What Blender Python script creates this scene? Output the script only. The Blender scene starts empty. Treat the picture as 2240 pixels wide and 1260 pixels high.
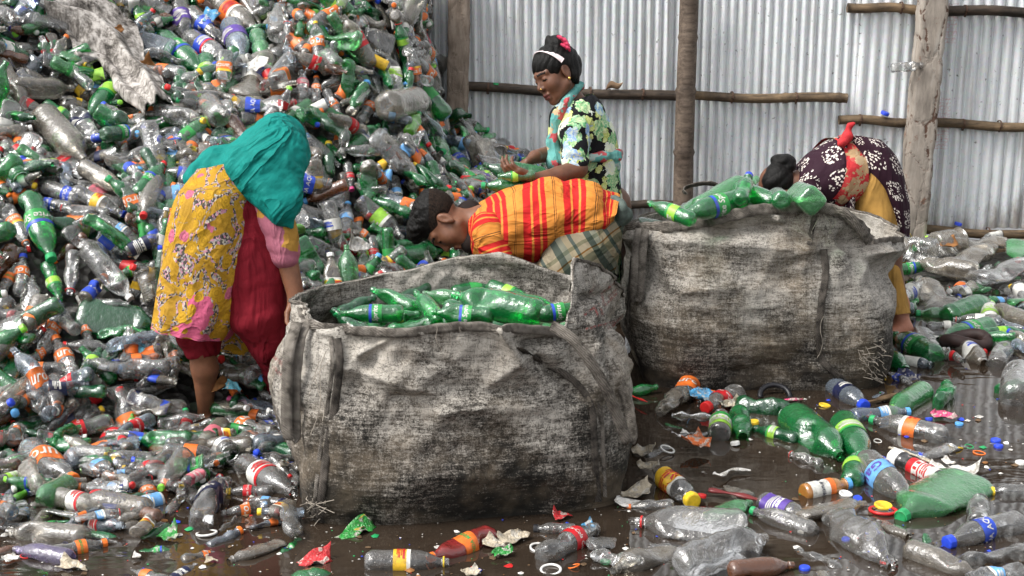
import bpy, math, random
import numpy as np
from math import sin, cos, pi, radians, sqrt, atan2
from mathutils import Vector, Matrix, noise as mnoise
from mathutils.bvhtree import BVHTree

scene = bpy.context.scene
COL = scene.collection
random.seed(7)
RS = np.random.RandomState(11)

# ---------------------------------------------------------------- camera
CAM_H, PITCH, FPX = 1.87, radians(14.5), 3490.0
cam_d = bpy.data.cameras.new('camera')
cam_d.sensor_width = 36.0
cam_d.lens = FPX / 2240 * 36
cam_d.clip_end = 500
cam = bpy.data.objects.new('camera', cam_d)
COL.objects.link(cam)
cam.location = (0, 0, CAM_H)
cam.rotation_euler = (pi / 2 - PITCH, 0, 0)
scene.camera = cam

# ---------------------------------------------------------------- sky and sun (overcast)
SUN_EL, SUN_AZ = radians(52), radians(-112)      # azimuth measured from +Y, clockwise
w = bpy.data.worlds.new('World')
scene.world = w
w.use_nodes = True
nt = w.node_tree
bg = nt.nodes['Background']
sky = nt.nodes.new('ShaderNodeTexSky')
sky.sky_type = 'NISHITA'
sky.sun_disc = False
sky.sun_elevation = SUN_EL
sky.sun_rotation = SUN_AZ
sky.air_density = 1.0
sky.dust_density = 4.0
sky.ozone_density = 1.0
hs = nt.nodes.new('ShaderNodeHueSaturation')
hs.inputs['Saturation'].default_value = 0.14
nt.links.new(sky.outputs[0], hs.inputs['Color'])
nt.links.new(hs.outputs[0], bg.inputs['Color'])
bg.inputs['Strength'].default_value = 0.15
sd = bpy.data.lights.new('sun', 'SUN')
sd.energy = 1.15
sd.angle = radians(16)
sd.color = (1.0, 0.96, 0.9)
sun = bpy.data.objects.new('sun', sd)
COL.objects.link(sun)
_d = Vector((sin(SUN_AZ) * cos(SUN_EL), cos(SUN_AZ) * cos(SUN_EL), sin(SUN_EL)))
sun.rotation_euler = _d.to_track_quat('Z', 'Y').to_euler()
scene.view_settings.view_transform = 'Standard'
scene.view_settings.look = 'None'
scene.view_settings.exposure = 1.1
scene.view_settings.gamma = 1.0
scene.cycles.max_bounces = 10
scene.cycles.diffuse_bounces = 2
scene.cycles.glossy_bounces = 3
scene.cycles.transmission_bounces = 4
scene.cycles.transparent_max_bounces = 14
scene.cycles.use_denoising = True
scene.cycles.caustics_reflective = False
scene.cycles.caustics_refractive = False
scene.cycles.sample_clamp_indirect = 4.0

# ---------------------------------------------------------------- measuring helpers
CP, SP = cos(PITCH), sin(PITCH)
CAMP = np.array([0, 0, CAM_H])

def ray(u, v):
    xc, yc = (u - 1120) / FPX, (630 - v) / FPX
    return np.array([xc, CP + yc * SP, -SP + yc * CP])

def P(u, v, Y):
    """point of the place seen at pixel (u,v) of the photograph, at distance Y"""
    d = ray(u, v)
    return CAMP + d * (Y / d[1])

def G(u, v, z=0.0):
    d = ray(u, v)
    return CAMP + d * ((z - CAM_H) / d[2])

def proj(p):
    q = np.asarray(p, float) - CAMP
    dep = q[..., 1] * CP - q[..., 2] * SP
    up = q[..., 1] * SP + q[..., 2] * CP
    return 1120 + FPX * q[..., 0] / dep, 630 - FPX * up / dep, dep

FWD = np.array([0, CP, -SP])
RIGHT = np.array([1.0, 0, 0])
UPV = np.array([0, SP, CP])

def unit(a):
    a = np.asarray(a, float)
    return a / (np.linalg.norm(a) + 1e-12)

# ---------------------------------------------------------------- node helpers
def nd(nt, typ, ins=None, **attrs):
    n = nt.nodes.new('ShaderNode' + typ)
    for k, v in attrs.items():
        setattr(n, k, v)
    for k, v in (ins or {}).items():
        s = n.inputs[k]
        if isinstance(v, bpy.types.NodeSocket):
            nt.links.new(v, s)
        elif isinstance(v, (tuple, list)) and len(v) == 3 and s.type == 'RGBA':
            s.default_value = (*v, 1)
        else:
            s.default_value = v
    return n

def ramp(nt, fac, stops, interp='LINEAR'):
    n = nt.nodes.new('ShaderNodeValToRGB')
    cr = n.color_ramp
    cr.interpolation = interp
    while len(cr.elements) < len(stops):
        cr.elements.new(0.5)
    for e, (p, c) in zip(cr.elements, stops):
        e.position = p
        e.color = (*c, 1) if len(c) == 3 else c
    nt.links.new(fac, n.inputs[0])
    return n.outputs[0]

def mixc(nt, fac, a, b, mode='MIX'):
    n = nt.nodes.new('ShaderNodeMix')
    n.data_type = 'RGBA'
    n.blend_type = mode
    for s, v in ((n.inputs[0], fac), (n.inputs[6], a), (n.inputs[7], b)):
        if isinstance(v, bpy.types.NodeSocket):
            nt.links.new(v, s)
        elif isinstance(v, (int, float)):
            s.default_value = v
        else:
            s.default_value = (*v, 1)
    return n.outputs[2]

def math_(nt, op, a, b=0.0, c=0.0):
    n = nt.nodes.new('ShaderNodeMath')
    n.operation = op
    for i, v in enumerate((a, b, c)):
        if isinstance(v, bpy.types.NodeSocket):
            nt.links.new(v, n.inputs[i])
        else:
            n.inputs[i].default_value = v
    return n.outputs[0]

def new_mat(name, rough=0.7, spec=0.3, metal=0.0, color=None):
    m = bpy.data.materials.new(name)
    m.use_nodes = True
    nt = m.node_tree
    b = nt.nodes['Principled BSDF']
    b.inputs['Roughness'].default_value = rough
    b.inputs['Specular IOR Level'].default_value = spec
    b.inputs['Metallic'].default_value = metal
    if color:
        b.inputs['Base Color'].default_value = (*color, 1)
    return m, nt, b

def objco(nt, scale=(1, 1, 1), rot=(0, 0, 0), kind='Object'):
    t = nt.nodes.new('ShaderNodeTexCoord')
    mp = nd(nt, 'Mapping', {'Vector': t.outputs[kind], 'Scale': scale, 'Rotation': rot})
    return mp.outputs[0]

def noise_(nt, vec, scale, detail=4, rough=0.6, dist=0.0):
    n = nd(nt, 'TexNoise', {'Vector': vec, 'Scale': scale, 'Detail': detail, 'Roughness': rough, 'Distortion': dist})
    return n.outputs[0]

def bump_(nt, b, height, strength=0.3, dist=0.01):
    n = nd(nt, 'Bump', {'Height': height, 'Strength': strength, 'Distance': dist})
    nt.links.new(n.outputs[0], b.inputs['Normal'])

def wrinkle(nt, b, v, scale=9.0, strength=.5, dist=.012, stretch=(1, 1, .35), weave=0):
    """soft cloth creases"""
    mp = nd(nt, 'Mapping', {'Vector': v, 'Scale': stretch, 'Rotation': (.2, .35, .1)}).outputs[0]
    a = noise_(nt, mp, scale, 3, .55, .8)
    h = math_(nt, 'POWER', math_(nt, 'SUBTRACT', 1.0, math_(nt, 'MULTIPLY', math_(nt, 'ABSOLUTE', math_(nt, 'SUBTRACT', a, .5)), 2.0)), 5.0)
    h = math_(nt, 'ADD', h, math_(nt, 'MULTIPLY', noise_(nt, mp, scale * 3, 3, .6), .5))
    if weave: h = math_(nt, 'ADD', h, math_(nt, 'MULTIPLY', noise_(nt, v, weave, 1), .08))
    bump_(nt, b, h, strength, dist)

def setc(nt, b, sock):
    nt.links.new(sock, b.inputs['Base Color'])

MATS = {}
def simple(name, color, rough=0.5, spec=0.3, var=0.25, scale=30.0, metal=0.0):
    """a plain painted / plastic / cloth surface with slight uneven wear"""
    if name in MATS:
        return MATS[name]
    m, nt, b = new_mat(name, rough, spec, metal)
    v = objco(nt)
    n = noise_(nt, v, scale, 3)
    lo = tuple(c * (1 - var) for c in color)
    hi = tuple(min(1, c * (1 + var * .5)) for c in color)
    setc(nt, b, ramp(nt, n, [(0.3, lo), (0.7, hi)]))
    MATS[name] = m
    return m

# ---------------------------------------------------------------- mesh helpers
def mesh_from(name, V, F, mats=(), mi=None, smooth=True):
    me = bpy.data.meshes.new(name)
    me.from_pydata([tuple(map(float, v)) for v in V], [], [tuple(map(int, f)) for f in F])
    for m in mats:
        me.materials.append(m)
    if mi is not None:
        me.polygons.foreach_set('material_index', np.asarray(mi, np.int32))
    if smooth:
        me.polygons.foreach_set('use_smooth', np.ones(len(me.polygons), bool))
    me.update()
    return me

def obj(name, me, parent=None, label=None, cat=None, group=None, kind=None, loc=None):
    o = bpy.data.objects.new(name, me)
    COL.objects.link(o)
    if parent is not None:
        o.parent = parent
    if loc is not None:
        o.location = loc
    tag(o, label, cat, group, kind)
    return o

def tag(o, label=None, cat=None, group=None, kind=None):
    if label: o['label'] = label
    if cat: o['category'] = cat
    if group: o['group'] = group
    if kind: o['kind'] = kind

class MB:
    """collects shapes into one mesh"""
    def __init__(s):
        s.V, s.F, s.M = [], [], []
    def add(s, V, F, mi=0):
        o = len(s.V)
        s.V += [tuple(v) for v in V]
        s.F += [tuple(i + o for i in f) for f in F]
        s.M += [mi] * len(F)
    def box(s, lo, hi, mi=0):
        x0, y0, z0 = lo; x1, y1, z1 = hi
        s.add([(x0,y0,z0),(x1,y0,z0),(x1,y1,z0),(x0,y1,z0),(x0,y0,z1),(x1,y0,z1),(x1,y1,z1),(x0,y1,z1)],
              [(0,3,2,1),(4,5,6,7),(0,1,5,4),(1,2,6,5),(2,3,7,6),(3,0,4,7)], mi)
    def tube(s, pts, rad, seg=8, mi=0, cap=True, flat=1.0, up=(0, 0, 1)):
        pts = [np.asarray(p, float) for p in pts]
        n = len(pts)
        rad = [rad] * n if np.isscalar(rad) else rad
        V, F = [], []
        for i, p in enumerate(pts):
            t = unit(pts[min(i + 1, n - 1)] - pts[max(i - 1, 0)])
            u = np.asarray(up, float)
            if abs(np.dot(u, t)) > 0.95: u = np.array([1.0, 0.2, 0])
            a = unit(np.cross(t, u)); b = np.cross(a, t)
            for k in range(seg):
                th = 2 * pi * k / seg
                V.append(p + a * cos(th) * rad[i] + b * sin(th) * rad[i] * flat)
        for i in range(n - 1):
            for k in range(seg):
                k2 = (k + 1) % seg
                F.append((i * seg + k, i * seg + k2, (i + 1) * seg + k2, (i + 1) * seg + k))
        if cap:
            F.append(tuple(range(seg)))
            F.append(tuple(reversed([(n - 1) * seg + k for k in range(seg)])))
        s.add(V, F, mi)
    def build(s, name, mats, parent=None, smooth=True, **kw):
        me = mesh_from(name, s.V, s.F, mats if isinstance(mats, (list, tuple)) else [mats], s.M, smooth)
        return obj(name, me, parent, **kw)

def spline(pts, n):
    """Catmull-Rom through pts, n samples"""
    pts = np.asarray(pts, float)
    k = len(pts)
    out = []
    for x in np.linspace(0, k - 1, n):
        i = min(int(x), k - 2); t = x - i
        p0, p1, p2, p3 = pts[max(i - 1, 0)], pts[i], pts[i + 1], pts[min(i + 2, k - 1)]
        out.append(0.5 * ((2 * p1) + (-p0 + p2) * t + (2 * p0 - 5 * p1 + 4 * p2 - p3) * t * t + (-p0 + 3 * p1 - 3 * p2 + p3) * t ** 3))
    return np.array(out)

def fbm(p, sc=1.0, octv=3):
    return mnoise.fractal(Vector(p) * sc, 0.8, 2.0, octv)

def waves(Pn, k, n=6, seed=0, fold=True):
    """cheap vector noise: sum of random plane waves (n directions, wavelength ~1/k)"""
    r = np.random.RandomState(seed)
    out = np.zeros(len(Pn))
    for _ in range(n):
        d = r.normal(size=3); d /= np.linalg.norm(d)
        f = k * r.uniform(.6, 1.7)
        s = np.sin(Pn @ d * f * 2 * pi + r.uniform(0, 6.28))
        out += np.abs(s) * 2 - 1 if fold else s
    return out / n

# ---------------------------------------------------------------- SDF body builder
def smin(a, b, k):
    h = np.clip(0.5 + 0.5 * (b - a) / k, 0, 1)
    return b * (1 - h) + a * h - k * h * (1 - h)

def sdf_mesh(prims, h=0.006):
    """prims: ('c',A,B,ra,rb,k) tapered capsule, ('e',C,(rx,ry,rz),R3x3 or None,k) ellipsoid; k<0 carves"""
    lo, hi = [], []
    boxes = []
    for p in prims:
        if p[0] == 'c':
            A, B, ra, rb = np.asarray(p[1], float), np.asarray(p[2], float), p[3], p[4]
            l = np.minimum(A - ra, B - rb); u = np.maximum(A + ra, B + rb)
        else:
            r = max(p[2]); l = np.asarray(p[1]) - r; u = np.asarray(p[1]) + r
        m = abs(p[-1]) + 2 * h
        boxes.append((l - m, u + m))
        if p[-1] > 0:
            lo.append(l); hi.append(u)
    lo = np.min(lo, 0) - 3 * h; hi = np.max(hi, 0) + 3 * h
    n = np.ceil((hi - lo) / h).astype(int) + 1
    F = np.full(n, 0.5, np.float32)
    for p, (l, u) in zip(prims, boxes):
        i0 = np.clip(np.floor((l - lo) / h).astype(int), 0, n - 1)
        i1 = np.clip(np.ceil((u - lo) / h).astype(int) + 1, 1, n)
        if np.any(i1 <= i0): continue
        X = (lo[0] + h * np.arange(i0[0], i1[0]))[:, None, None]
        Y = (lo[1] + h * np.arange(i0[1], i1[1]))[None, :, None]
        Z = (lo[2] + h * np.arange(i0[2], i1[2]))[None, None, :]
        k = p[-1]
        if p[0] == 'c':
            A, B, ra, rb = np.asarray(p[1], float), np.asarray(p[2], float), p[3], p[4]
            AB = B - A; L2 = AB @ AB + 1e-9
            t = np.clip(((X - A[0]) * AB[0] + (Y - A[1]) * AB[1] + (Z - A[2]) * AB[2]) / L2, 0, 1)
            d = np.sqrt((X - A[0] - t * AB[0]) ** 2 + (Y - A[1] - t * AB[1]) ** 2 + (Z - A[2] - t * AB[2]) ** 2) - (ra + (rb - ra) * t)
        else:
            C = np.asarray(p[1], float); R = np.eye(3) if p[3] is None else np.asarray(p[3], float)
            q = [(X - C[0]) * R[0, j] + (Y - C[1]) * R[1, j] + (Z - C[2]) * R[2, j] for j in range(3)]
            r = p[2]
            k0 = np.sqrt((q[0] / r[0]) ** 2 + (q[1] / r[1]) ** 2 + (q[2] / r[2]) ** 2)
            k1 = np.sqrt((q[0] / r[0] ** 2) ** 2 + (q[1] / r[1] ** 2) ** 2 + (q[2] / r[2] ** 2) ** 2) + 1e-9
            d = k0 * (k0 - 1) / k1
        sl = tuple(slice(a, b) for a, b in zip(i0, i1))
        if k > 0:
            F[sl] = smin(F[sl], d, k)
        else:
            F[sl] = -smin(-F[sl], d, -k)
    # surface nets
    S = F < 0
    n = np.array(F.shape)
    cidx = np.zeros(n - 1, np.int8)
    acc = np.zeros((*(n - 1), 3), np.float32); cnt = np.zeros(n - 1, np.float32)
    sl0 = lambda o: tuple(slice(o[j], o[j] + n[j] - 1) for j in range(3))
    for ax in range(3):
        oth = [j for j in range(3) if j != ax]
        for da in (0, 1):
            for db in (0, 1):
                o = [0, 0, 0]; o[oth[0]] = da; o[oth[1]] = db
                o2 = list(o); o2[ax] = 1
                f0, f1 = F[sl0(o)], F[sl0(o2)]
                cr = (f0 < 0) != (f1 < 0)
                t = np.where(cr, f0 / np.where(cr, f0 - f1, 1), 0)
                acc[..., ax] += np.where(cr, t, 0)
                acc[..., oth[0]] += np.where(cr, da, 0)
                acc[..., oth[1]] += np.where(cr, db, 0)
                cnt += cr
    act = cnt > 0
    ids = np.full(n - 1, -1, np.int64)
    ids[act] = np.arange(act.sum())
    cells = np.argwhere(act)
    V = lo + h * (cells + acc[act] / cnt[act][:, None])
    Fq = []
    for ax in range(3):
        b, c = (ax + 1) % 3, (ax + 2) % 3
        s0 = [slice(1, n[j] - 1) for j in range(3)]; s1 = list(s0)
        s0[ax] = slice(0, n[ax] - 1); s1[ax] = slice(1, n[ax])
        a_, b_ = S[tuple(s0)], S[tuple(s1)]
        e = np.argwhere(a_ != b_)
        base = e.copy(); base[:, b] += 1; base[:, c] += 1
        ins = a_[tuple(e.T)]
        def cid(db, dc):
            q = base.copy(); q[:, b] -= db; q[:, c] -= dc
            return ids[tuple(q.T)]
        q = np.stack([cid(1, 1), cid(0, 1), cid(0, 0), cid(1, 0)], 1)
        q[~ins] = q[~ins][:, ::-1]
        Fq.append(q)
    return V, np.concatenate(Fq)

def smooth_verts(V, F, it=2, lam=0.5):
    F = np.asarray(F)
    n = len(V)
    for _ in range(it):
        acc = np.zeros((n, 3)); c = np.zeros(n)
        for a, b in ((0, 1), (1, 2), (2, 3), (3, 0)):
            np.add.at(acc, F[:, a], V[F[:, b]]); np.add.at(acc, F[:, b], V[F[:, a]])
            np.add.at(c, F[:, a], 1); np.add.at(c, F[:, b], 1)
        V = V + lam * (acc / np.maximum(c, 1)[:, None] - V)
    return V

def vnormals(V, F):
    F = np.asarray(F)
    fn = np.cross(V[F[:, 2]] - V[F[:, 0]], V[F[:, 3]] - V[F[:, 1]])
    N = np.zeros_like(V)
    for j in range(4):
        np.add.at(N, F[:, j], fn)
    return N / (np.linalg.norm(N, axis=1)[:, None] + 1e-12)

def ellipse_rot(ax, ay=None):
    """rotation whose first column is ax and second close to ay"""
    x = unit(ax)
    y = np.asarray(ay if ay is not None else ((0, 0, 1) if abs(x[2]) < .9 else (0, 1, 0)), float)
    y = unit(y - x * (x @ y)); z = np.cross(x, y)
    return np.stack([x, y, z], 1)

def folds(V, F, along, k, amp, seed=0, mask=None, sharp=True):
    """cloth creases: ridges that run along a direction"""
    a = unit(along)
    Q = V - np.outer(V @ a, a) * 0.94
    Q = Q + 0.012 * np.stack([waves(V, 6, 4, seed + 5, False), waves(V, 6, 4, seed + 6, False), waves(V, 6, 4, seed + 7, False)], 1) * 2
    d = waves(Q, k, 3, seed, sharp) * amp * 1.25
    d += waves(V, k * .35, 4, seed + 3, False) * amp * .8
    if mask is not None: d = d * mask
    return V + vnormals(V, F) * d[:, None]

def loft(rings, seg=40, per=6, depth_dir=FWD, n_exp=2.0, cap0=False, cap1=True, fold=None):
    """rings: (uL,vL,uR,vR,Y,half_depth) or 3-D pairs; elliptical tube through them"""
    C, A, D = [], [], []
    for r in rings:
        a, b = P(r[0], r[1], r[4]), P(r[2], r[3], r[4] + (r[6] if len(r) > 6 else 0))
        C.append((a + b) / 2); A.append((b - a) / 2); D.append(r[5])
    n = (len(rings) - 1) * per + 1
    C, A, D = spline(C, n), spline(A, n), spline(np.array(D)[:, None], n)[:, 0]
    V = []
    for i in range(n):
        a = unit(A[i]); t = unit(C[min(i + 1, n - 1)] - C[max(i - 1, 0)])
        dd = np.cross(a, t)
        if dd @ depth_dir < 0: dd = -dd
        dd = unit(dd + 0.6 * np.asarray(depth_dir))
        dd = unit(dd - a * (dd @ a))
        for k in range(seg):
            th = 2 * pi * k / seg
            c, s = cos(th), sin(th)
            c = math.copysign(abs(c) ** (2 / n_exp), c); s = math.copysign(abs(s) ** (2 / n_exp), s)
            p = C[i] + A[i] * c - dd * D[i] * s
            if fold: p = p + (A[i] * c - dd * D[i] * s) * fold(k / seg, i / (n - 1))
            V.append(p)
    F = []
    for i in range(n - 1):
        for k in range(seg):
            k2 = (k + 1) % seg
            F.append((i * seg + k, i * seg + k2, (i + 1) * seg + k2, (i + 1) * seg + k))
    V = np.array(V)
    vol = 0
    Fa = np.array(F)
    c0 = V.mean(0)
    fn = np.cross(V[Fa[:, 2]] - V[Fa[:, 0]], V[Fa[:, 3]] - V[Fa[:, 1]])
    if ((V[Fa].mean(1) - C[n // 2]) * fn).sum() < 0:
        F = [f[::-1] for f in F]
    if cap0: F.append(tuple(range(seg)))
    if cap1: F.append(tuple((n - 1) * seg + k for k in range(seg)))
    return V, F
# ================================================================ ground, water, heap core
def lerp1(x, xs, ys):
    return np.interp(x, xs, ys)

FX = [-6, -2.2, -1.4, -1.0, -0.75, -0.45, -0.15, 0.1, 0.35, 0.6, 0.9, 9]
FY = [5.0, 5.05, 5.15, 5.3, 5.45, 5.75, 6.2, 6.75, 7.5, 8.3, 9.5, 60]
CX = [-6, -0.92, -0.60, -0.53, -0.46, -0.30, -0.05, 0.2, 0.45, 0.8, 9]
CZ = [3.2, 2.3, 1.5, 1.12, 0.62, 0.52, 0.43, 0.31, 0.10, 0.0, 0.0]

def heap(X, Y):
    """height of the heap of bottles over the water"""
    X = np.asarray(X, float); Y = np.asarray(Y, float)
    s = 0.64 * (Y - np.interp(X, FX, FY))
    s = np.where(s > 0, s, 0) * np.clip(0.6 + (Y - np.interp(X, FX, FY)) * .5, 0.6, 1)
    c = np.interp(X, CX, CZ) + 0 * Y
    k = 0.12
    hh = np.clip(0.5 + 0.5 * (c - s) / k, 0, 1)
    z = c * (1 - hh) + s * hh - k * hh * (1 - hh) * (s > .05)
    z = z * (1 + 0.09 * np.sin(2.3 * X + 1.1 * Y) + 0.06 * np.sin(4.7 * X - 2.9 * Y + 1))
    # low drift of rubbish at the right under the fence
    z2 = 0.07 * np.clip((Y - 6.75) / 0.9, 0, 1) * np.clip((X - 1.55) / 0.4, 0, 1)
    return np.maximum(np.maximum(z, z2), 0)

def surf(u, v):
    """where the ray of pixel (u,v) meets heap or water; returns point, normal"""
    d = ray(u, v)
    t = np.linspace(3.9, 10.5, 1400)
    pts = CAMP + d[None, :] * t[:, None]
    below = pts[:, 2] < heap(pts[:, 0], pts[:, 1])
    i = int(np.argmax(below)) if below.any() else 900
    p = pts[i]
    e = 0.06
    n = np.array([-(heap(p[0] + e, p[1]) - heap(p[0] - e, p[1])) / (2 * e), -(heap(p[0], p[1] + e) - heap(p[0], p[1] - e)) / (2 * e), 1.0])
    return p, unit(n)

# ground sheet under the water
m, nt, b = new_mat('wet_mud', 0.85, 0.2)
v = objco(nt)
setc(nt, b, ramp(nt, noise_(nt, v, 3, 6), [(0.3, (0.02, 0.016, 0.012)), (0.7, (0.07, 0.055, 0.042))]))
gm = MB(); gm.add([(-120, -60, -.16), (120, -60, -.16), (120, 200, -.16), (-120, 200, -.16)], [(0, 1, 2, 3)])
gm.build('ground', m, kind='structure')

m, nt, b = new_mat('muddy_water', 0.02, 0.8)
v = objco(nt)
setc(nt, b, ramp(nt, noise_(nt, v, 2.2, 5, .65, .8), [(0.3, (0.016, 0.011, 0.0075)), (0.75, (0.042, 0.030, 0.021))]))
b.inputs['IOR'].default_value = 1.5
n1 = noise_(nt, objco(nt, (3.0, 7.0, 1)), 1.6, 2, .5, .4)
n2 = noise_(nt, v, 420, 1)
bump_(nt, b, math_(nt, 'ADD', n1, math_(nt, 'MULTIPLY', n2, 0.01)), 0.07, 0.02)
fl = math_(nt, 'GREATER_THAN', noise_(nt, v, 150, 2), 0.76)
r = nd(nt, 'MapRange', {'Value': noise_(nt, v, 5, 4, .6), 'From Min': .5, 'From Max': .75, 'To Min': .008, 'To Max': .05})
nt.links.new(r.outputs[0], b.inputs['Roughness'])
wm = MB(); wm.add([(-14, 2.0, 0), (14, 2.0, 0), (14, 12, 0), (-14, 12, 0)], [(0, 1, 2, 3)])
wm.build('water', m, kind='structure')

# dark mass of crushed plastic and mud the bottles lie on
m, nt, b = new_mat('packed_rubbish', 0.55, 0.35)
v = objco(nt)
vo = nd(nt, 'TexVoronoi', {'Vector': v, 'Scale': 26.0, 'Randomness': 1.0})
c = ramp(nt, vo.outputs['Color'], [(0.0, (0.008, 0.0075, 0.007)), (0.55, (0.025, 0.023, 0.021)), (0.8, (0.045, 0.042, 0.038)), (0.93, (0.012, 0.06, 0.022)), (1, (0.02, 0.09, 0.03))])
setc(nt, b, c)
bump_(nt, b, vo.outputs['Distance'], 0.8, 0.03)
V, F = [], []
xs = np.arange(-4.2, 3.6, 0.05); ys = np.arange(4.9, 9.7, 0.05)
XX, YY = np.meshgrid(xs, ys, indexing='ij')
inside = (YY < 7.98) | (XX < -0.30)
ZZ = np.where(inside, heap(XX, np.minimum(YY, 9.2)), 0) - 0.05
ZZ = np.where(heap(XX, YY) < 0.02, -0.2, ZZ)
V = np.stack([XX, YY, ZZ], -1).reshape(-1, 3)
ny = len(ys)
F = [(i * ny + j, (i + 1) * ny + j, (i + 1) * ny + j + 1, i * ny + j + 1) for i in range(len(xs) - 1) for j in range(ny - 1)]
V[:, 2] += 0.03 * waves(V, 2.2, 6, 3)
obj('heap_ground', mesh_from('heap_ground', V, F, [m]), kind='structure')

# ================================================================ fence
fence = obj('corrugated_fence', None, label='tall fence of grey corrugated metal sheets with bamboo rails and posts', cat='fence')
FENY = 8.04
def sheet_mat():
    m, nt, b = new_mat('galvanised_sheet', 0.42, 0.5, 0.30)
    v = objco(nt)
    big = noise_(nt, v, 1.3, 5, .65)
    spang = nd(nt, 'TexVoronoi', {'Vector': v, 'Scale': 60.0}).outputs['Color']
    c = ramp(nt, big, [(0.25, (0.60, 0.625, 0.635)), (0.6, (0.80, 0.825, 0.835)), (0.85, (0.86, 0.875, 0.88))])
    c = mixc(nt, 0.10, c, spang, 'OVERLAY')
    # vertical dirt runs
    runs = noise_(nt, objco(nt, (28, 28, 1.2)), 1.0, 5, .7)
    c = mixc(nt, ramp(nt, runs, [(0.54, (0, 0, 0)), (0.72, (.6, .6, .6))]), c, (0.22, 0.18, 0.145))
    spots = noise_(nt, v, 38, 3, .6)
    c = mixc(nt, ramp(nt, spots, [(0.66, (0, 0, 0)), (0.74, (.8, .8, .8))]), c, (0.07, 0.06, 0.05))
    rust = noise_(nt, v, 4.5, 6, .7)
    c = mixc(nt, ramp(nt, rust, [(0.66, (0, 0, 0)), (0.8, (.5, .5, .5))]), c, (0.26, 0.17, 0.11))
    zz = nd(nt, 'SeparateXYZ', {'Vector': v}).outputs[2]
    mud = math_(nt, 'SUBTRACT', noise_(nt, objco(nt, (5, 5, 2)), 2.2, 5, .7), math_(nt, 'MULTIPLY', zz, 1.1))
    c = mixc(nt, ramp(nt, mud, [(.12, (0, 0, 0)), (.42, (.75, .75, .75))]), c, (.15, .115, .085))
    # faint red maker's stamps
    br = nd(nt, 'TexBrick', {'Vector': objco(nt, (1, 1, 1), (pi / 2, 0, 0)), 'Scale': 14.0, 'Mortar Size': .014, 'Color1': (0, 0, 0), 'Color2': (0, 0, 0), 'Mortar': (1, 1, 1)})
    sx = nd(nt, 'SeparateXYZ', {'Vector': v})
    def box(cx, cz, wx, wz):
        a = math_(nt, 'LESS_THAN', math_(nt, 'ABSOLUTE', math_(nt, 'SUBTRACT', sx.outputs[0], cx)), wx)
        d = math_(nt, 'LESS_THAN', math_(nt, 'ABSOLUTE', math_(nt, 'SUBTRACT', sx.outputs[2], cz)), wz)
        return math_(nt, 'MULTIPLY', a, d)
    bx = box(-0.14, 0.70, .065, .13)
    for q in ((-0.12, 1.2, .05, .1), (2.02, 0.60, .07, .13), (2.5, 0.82, .08, .09), (1.98, 1.15, .07, .06)):
        bx = math_(nt, 'MAXIMUM', bx, box(*q))
    ink = math_(nt, 'MULTIPLY', bx, math_(nt, 'ADD', math_(nt, 'MULTIPLY', br.outputs['Fac'], .35), math_(nt, 'MULTIPLY', math_(nt, 'GREATER_THAN', noise_(nt, objco(nt, (1, 1, 2)), 55, 1), .56), .22)))
    c = mixc(nt, ink, c, (0.55, 0.12, 0.12))
    setc(nt, b, c)
    bump_(nt, b, noise_(nt, v, 9, 3), 0.12, 0.02)
    return m
SHEET = sheet_mat()
def sheet(x0, x1, pitch, dy, lean, seed, ztop=2.4, z0=0.0):
    nx = int((x1 - x0) / pitch * 10); nz = 26
    V, F = [], []
    r = np.random.RandomState(seed)
    ph = r.uniform(0, 6.28)
    dents = [(r.uniform(x0, x1), r.uniform(0, 1.6), r.uniform(.02, .05), r.uniform(-.012, .012)) for _ in range(9)]
    for j in range(nz + 1):
        z = z0 + (ztop - z0) * j / nz
        for i in range(nx + 1):
            x = x0 + (x1 - x0) * i / nx
            s = 2 * abs(sin((x - x0) / pitch * pi + ph)) ** .62 - 1
            y = FENY + dy - 0.0155 * s + 0.006 * sin(3 * x + 2 * z + seed)
            for (dx, dz, ds, da) in dents:
                q = ((x - dx) ** 2 + ((z - dz) * .6) ** 2) / ds ** 2
                if q < 9: y += da * math.exp(-q)
            zz = z
            if j == 0: zz += 0.012 * sin(9 * x + seed)
            V.append((x + lean * z, y, zz))
    for j in range(nz):
        for i in range(nx):
            a = j * (nx + 1) + i
            F.append((a, a + 1, a + nx + 2, a + nx + 1))
    return V, F
edges = [(-2.2, -1.22, .044), (-1.25, -0.28, .044), (-0.30, 0.80, .0436), (0.775, 1.735, .0445), (1.715, 2.75, .056), (2.72, 3.75, .056), (3.72, 4.75, .056), (4.72, 5.75, .056), (5.72, 6.75, .056)]
for k, (x0, x1, pt) in enumerate(edges):
    V, F = sheet(x0, x1, pt, 0.012 * (k % 2), 0.012 if k > 3 else 0.0, k, z0=0.10 if k > 3 else 0.0)
    obj('metal_sheet', mesh_from('metal_sheet', V, F, [SHEET]), fence)

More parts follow.
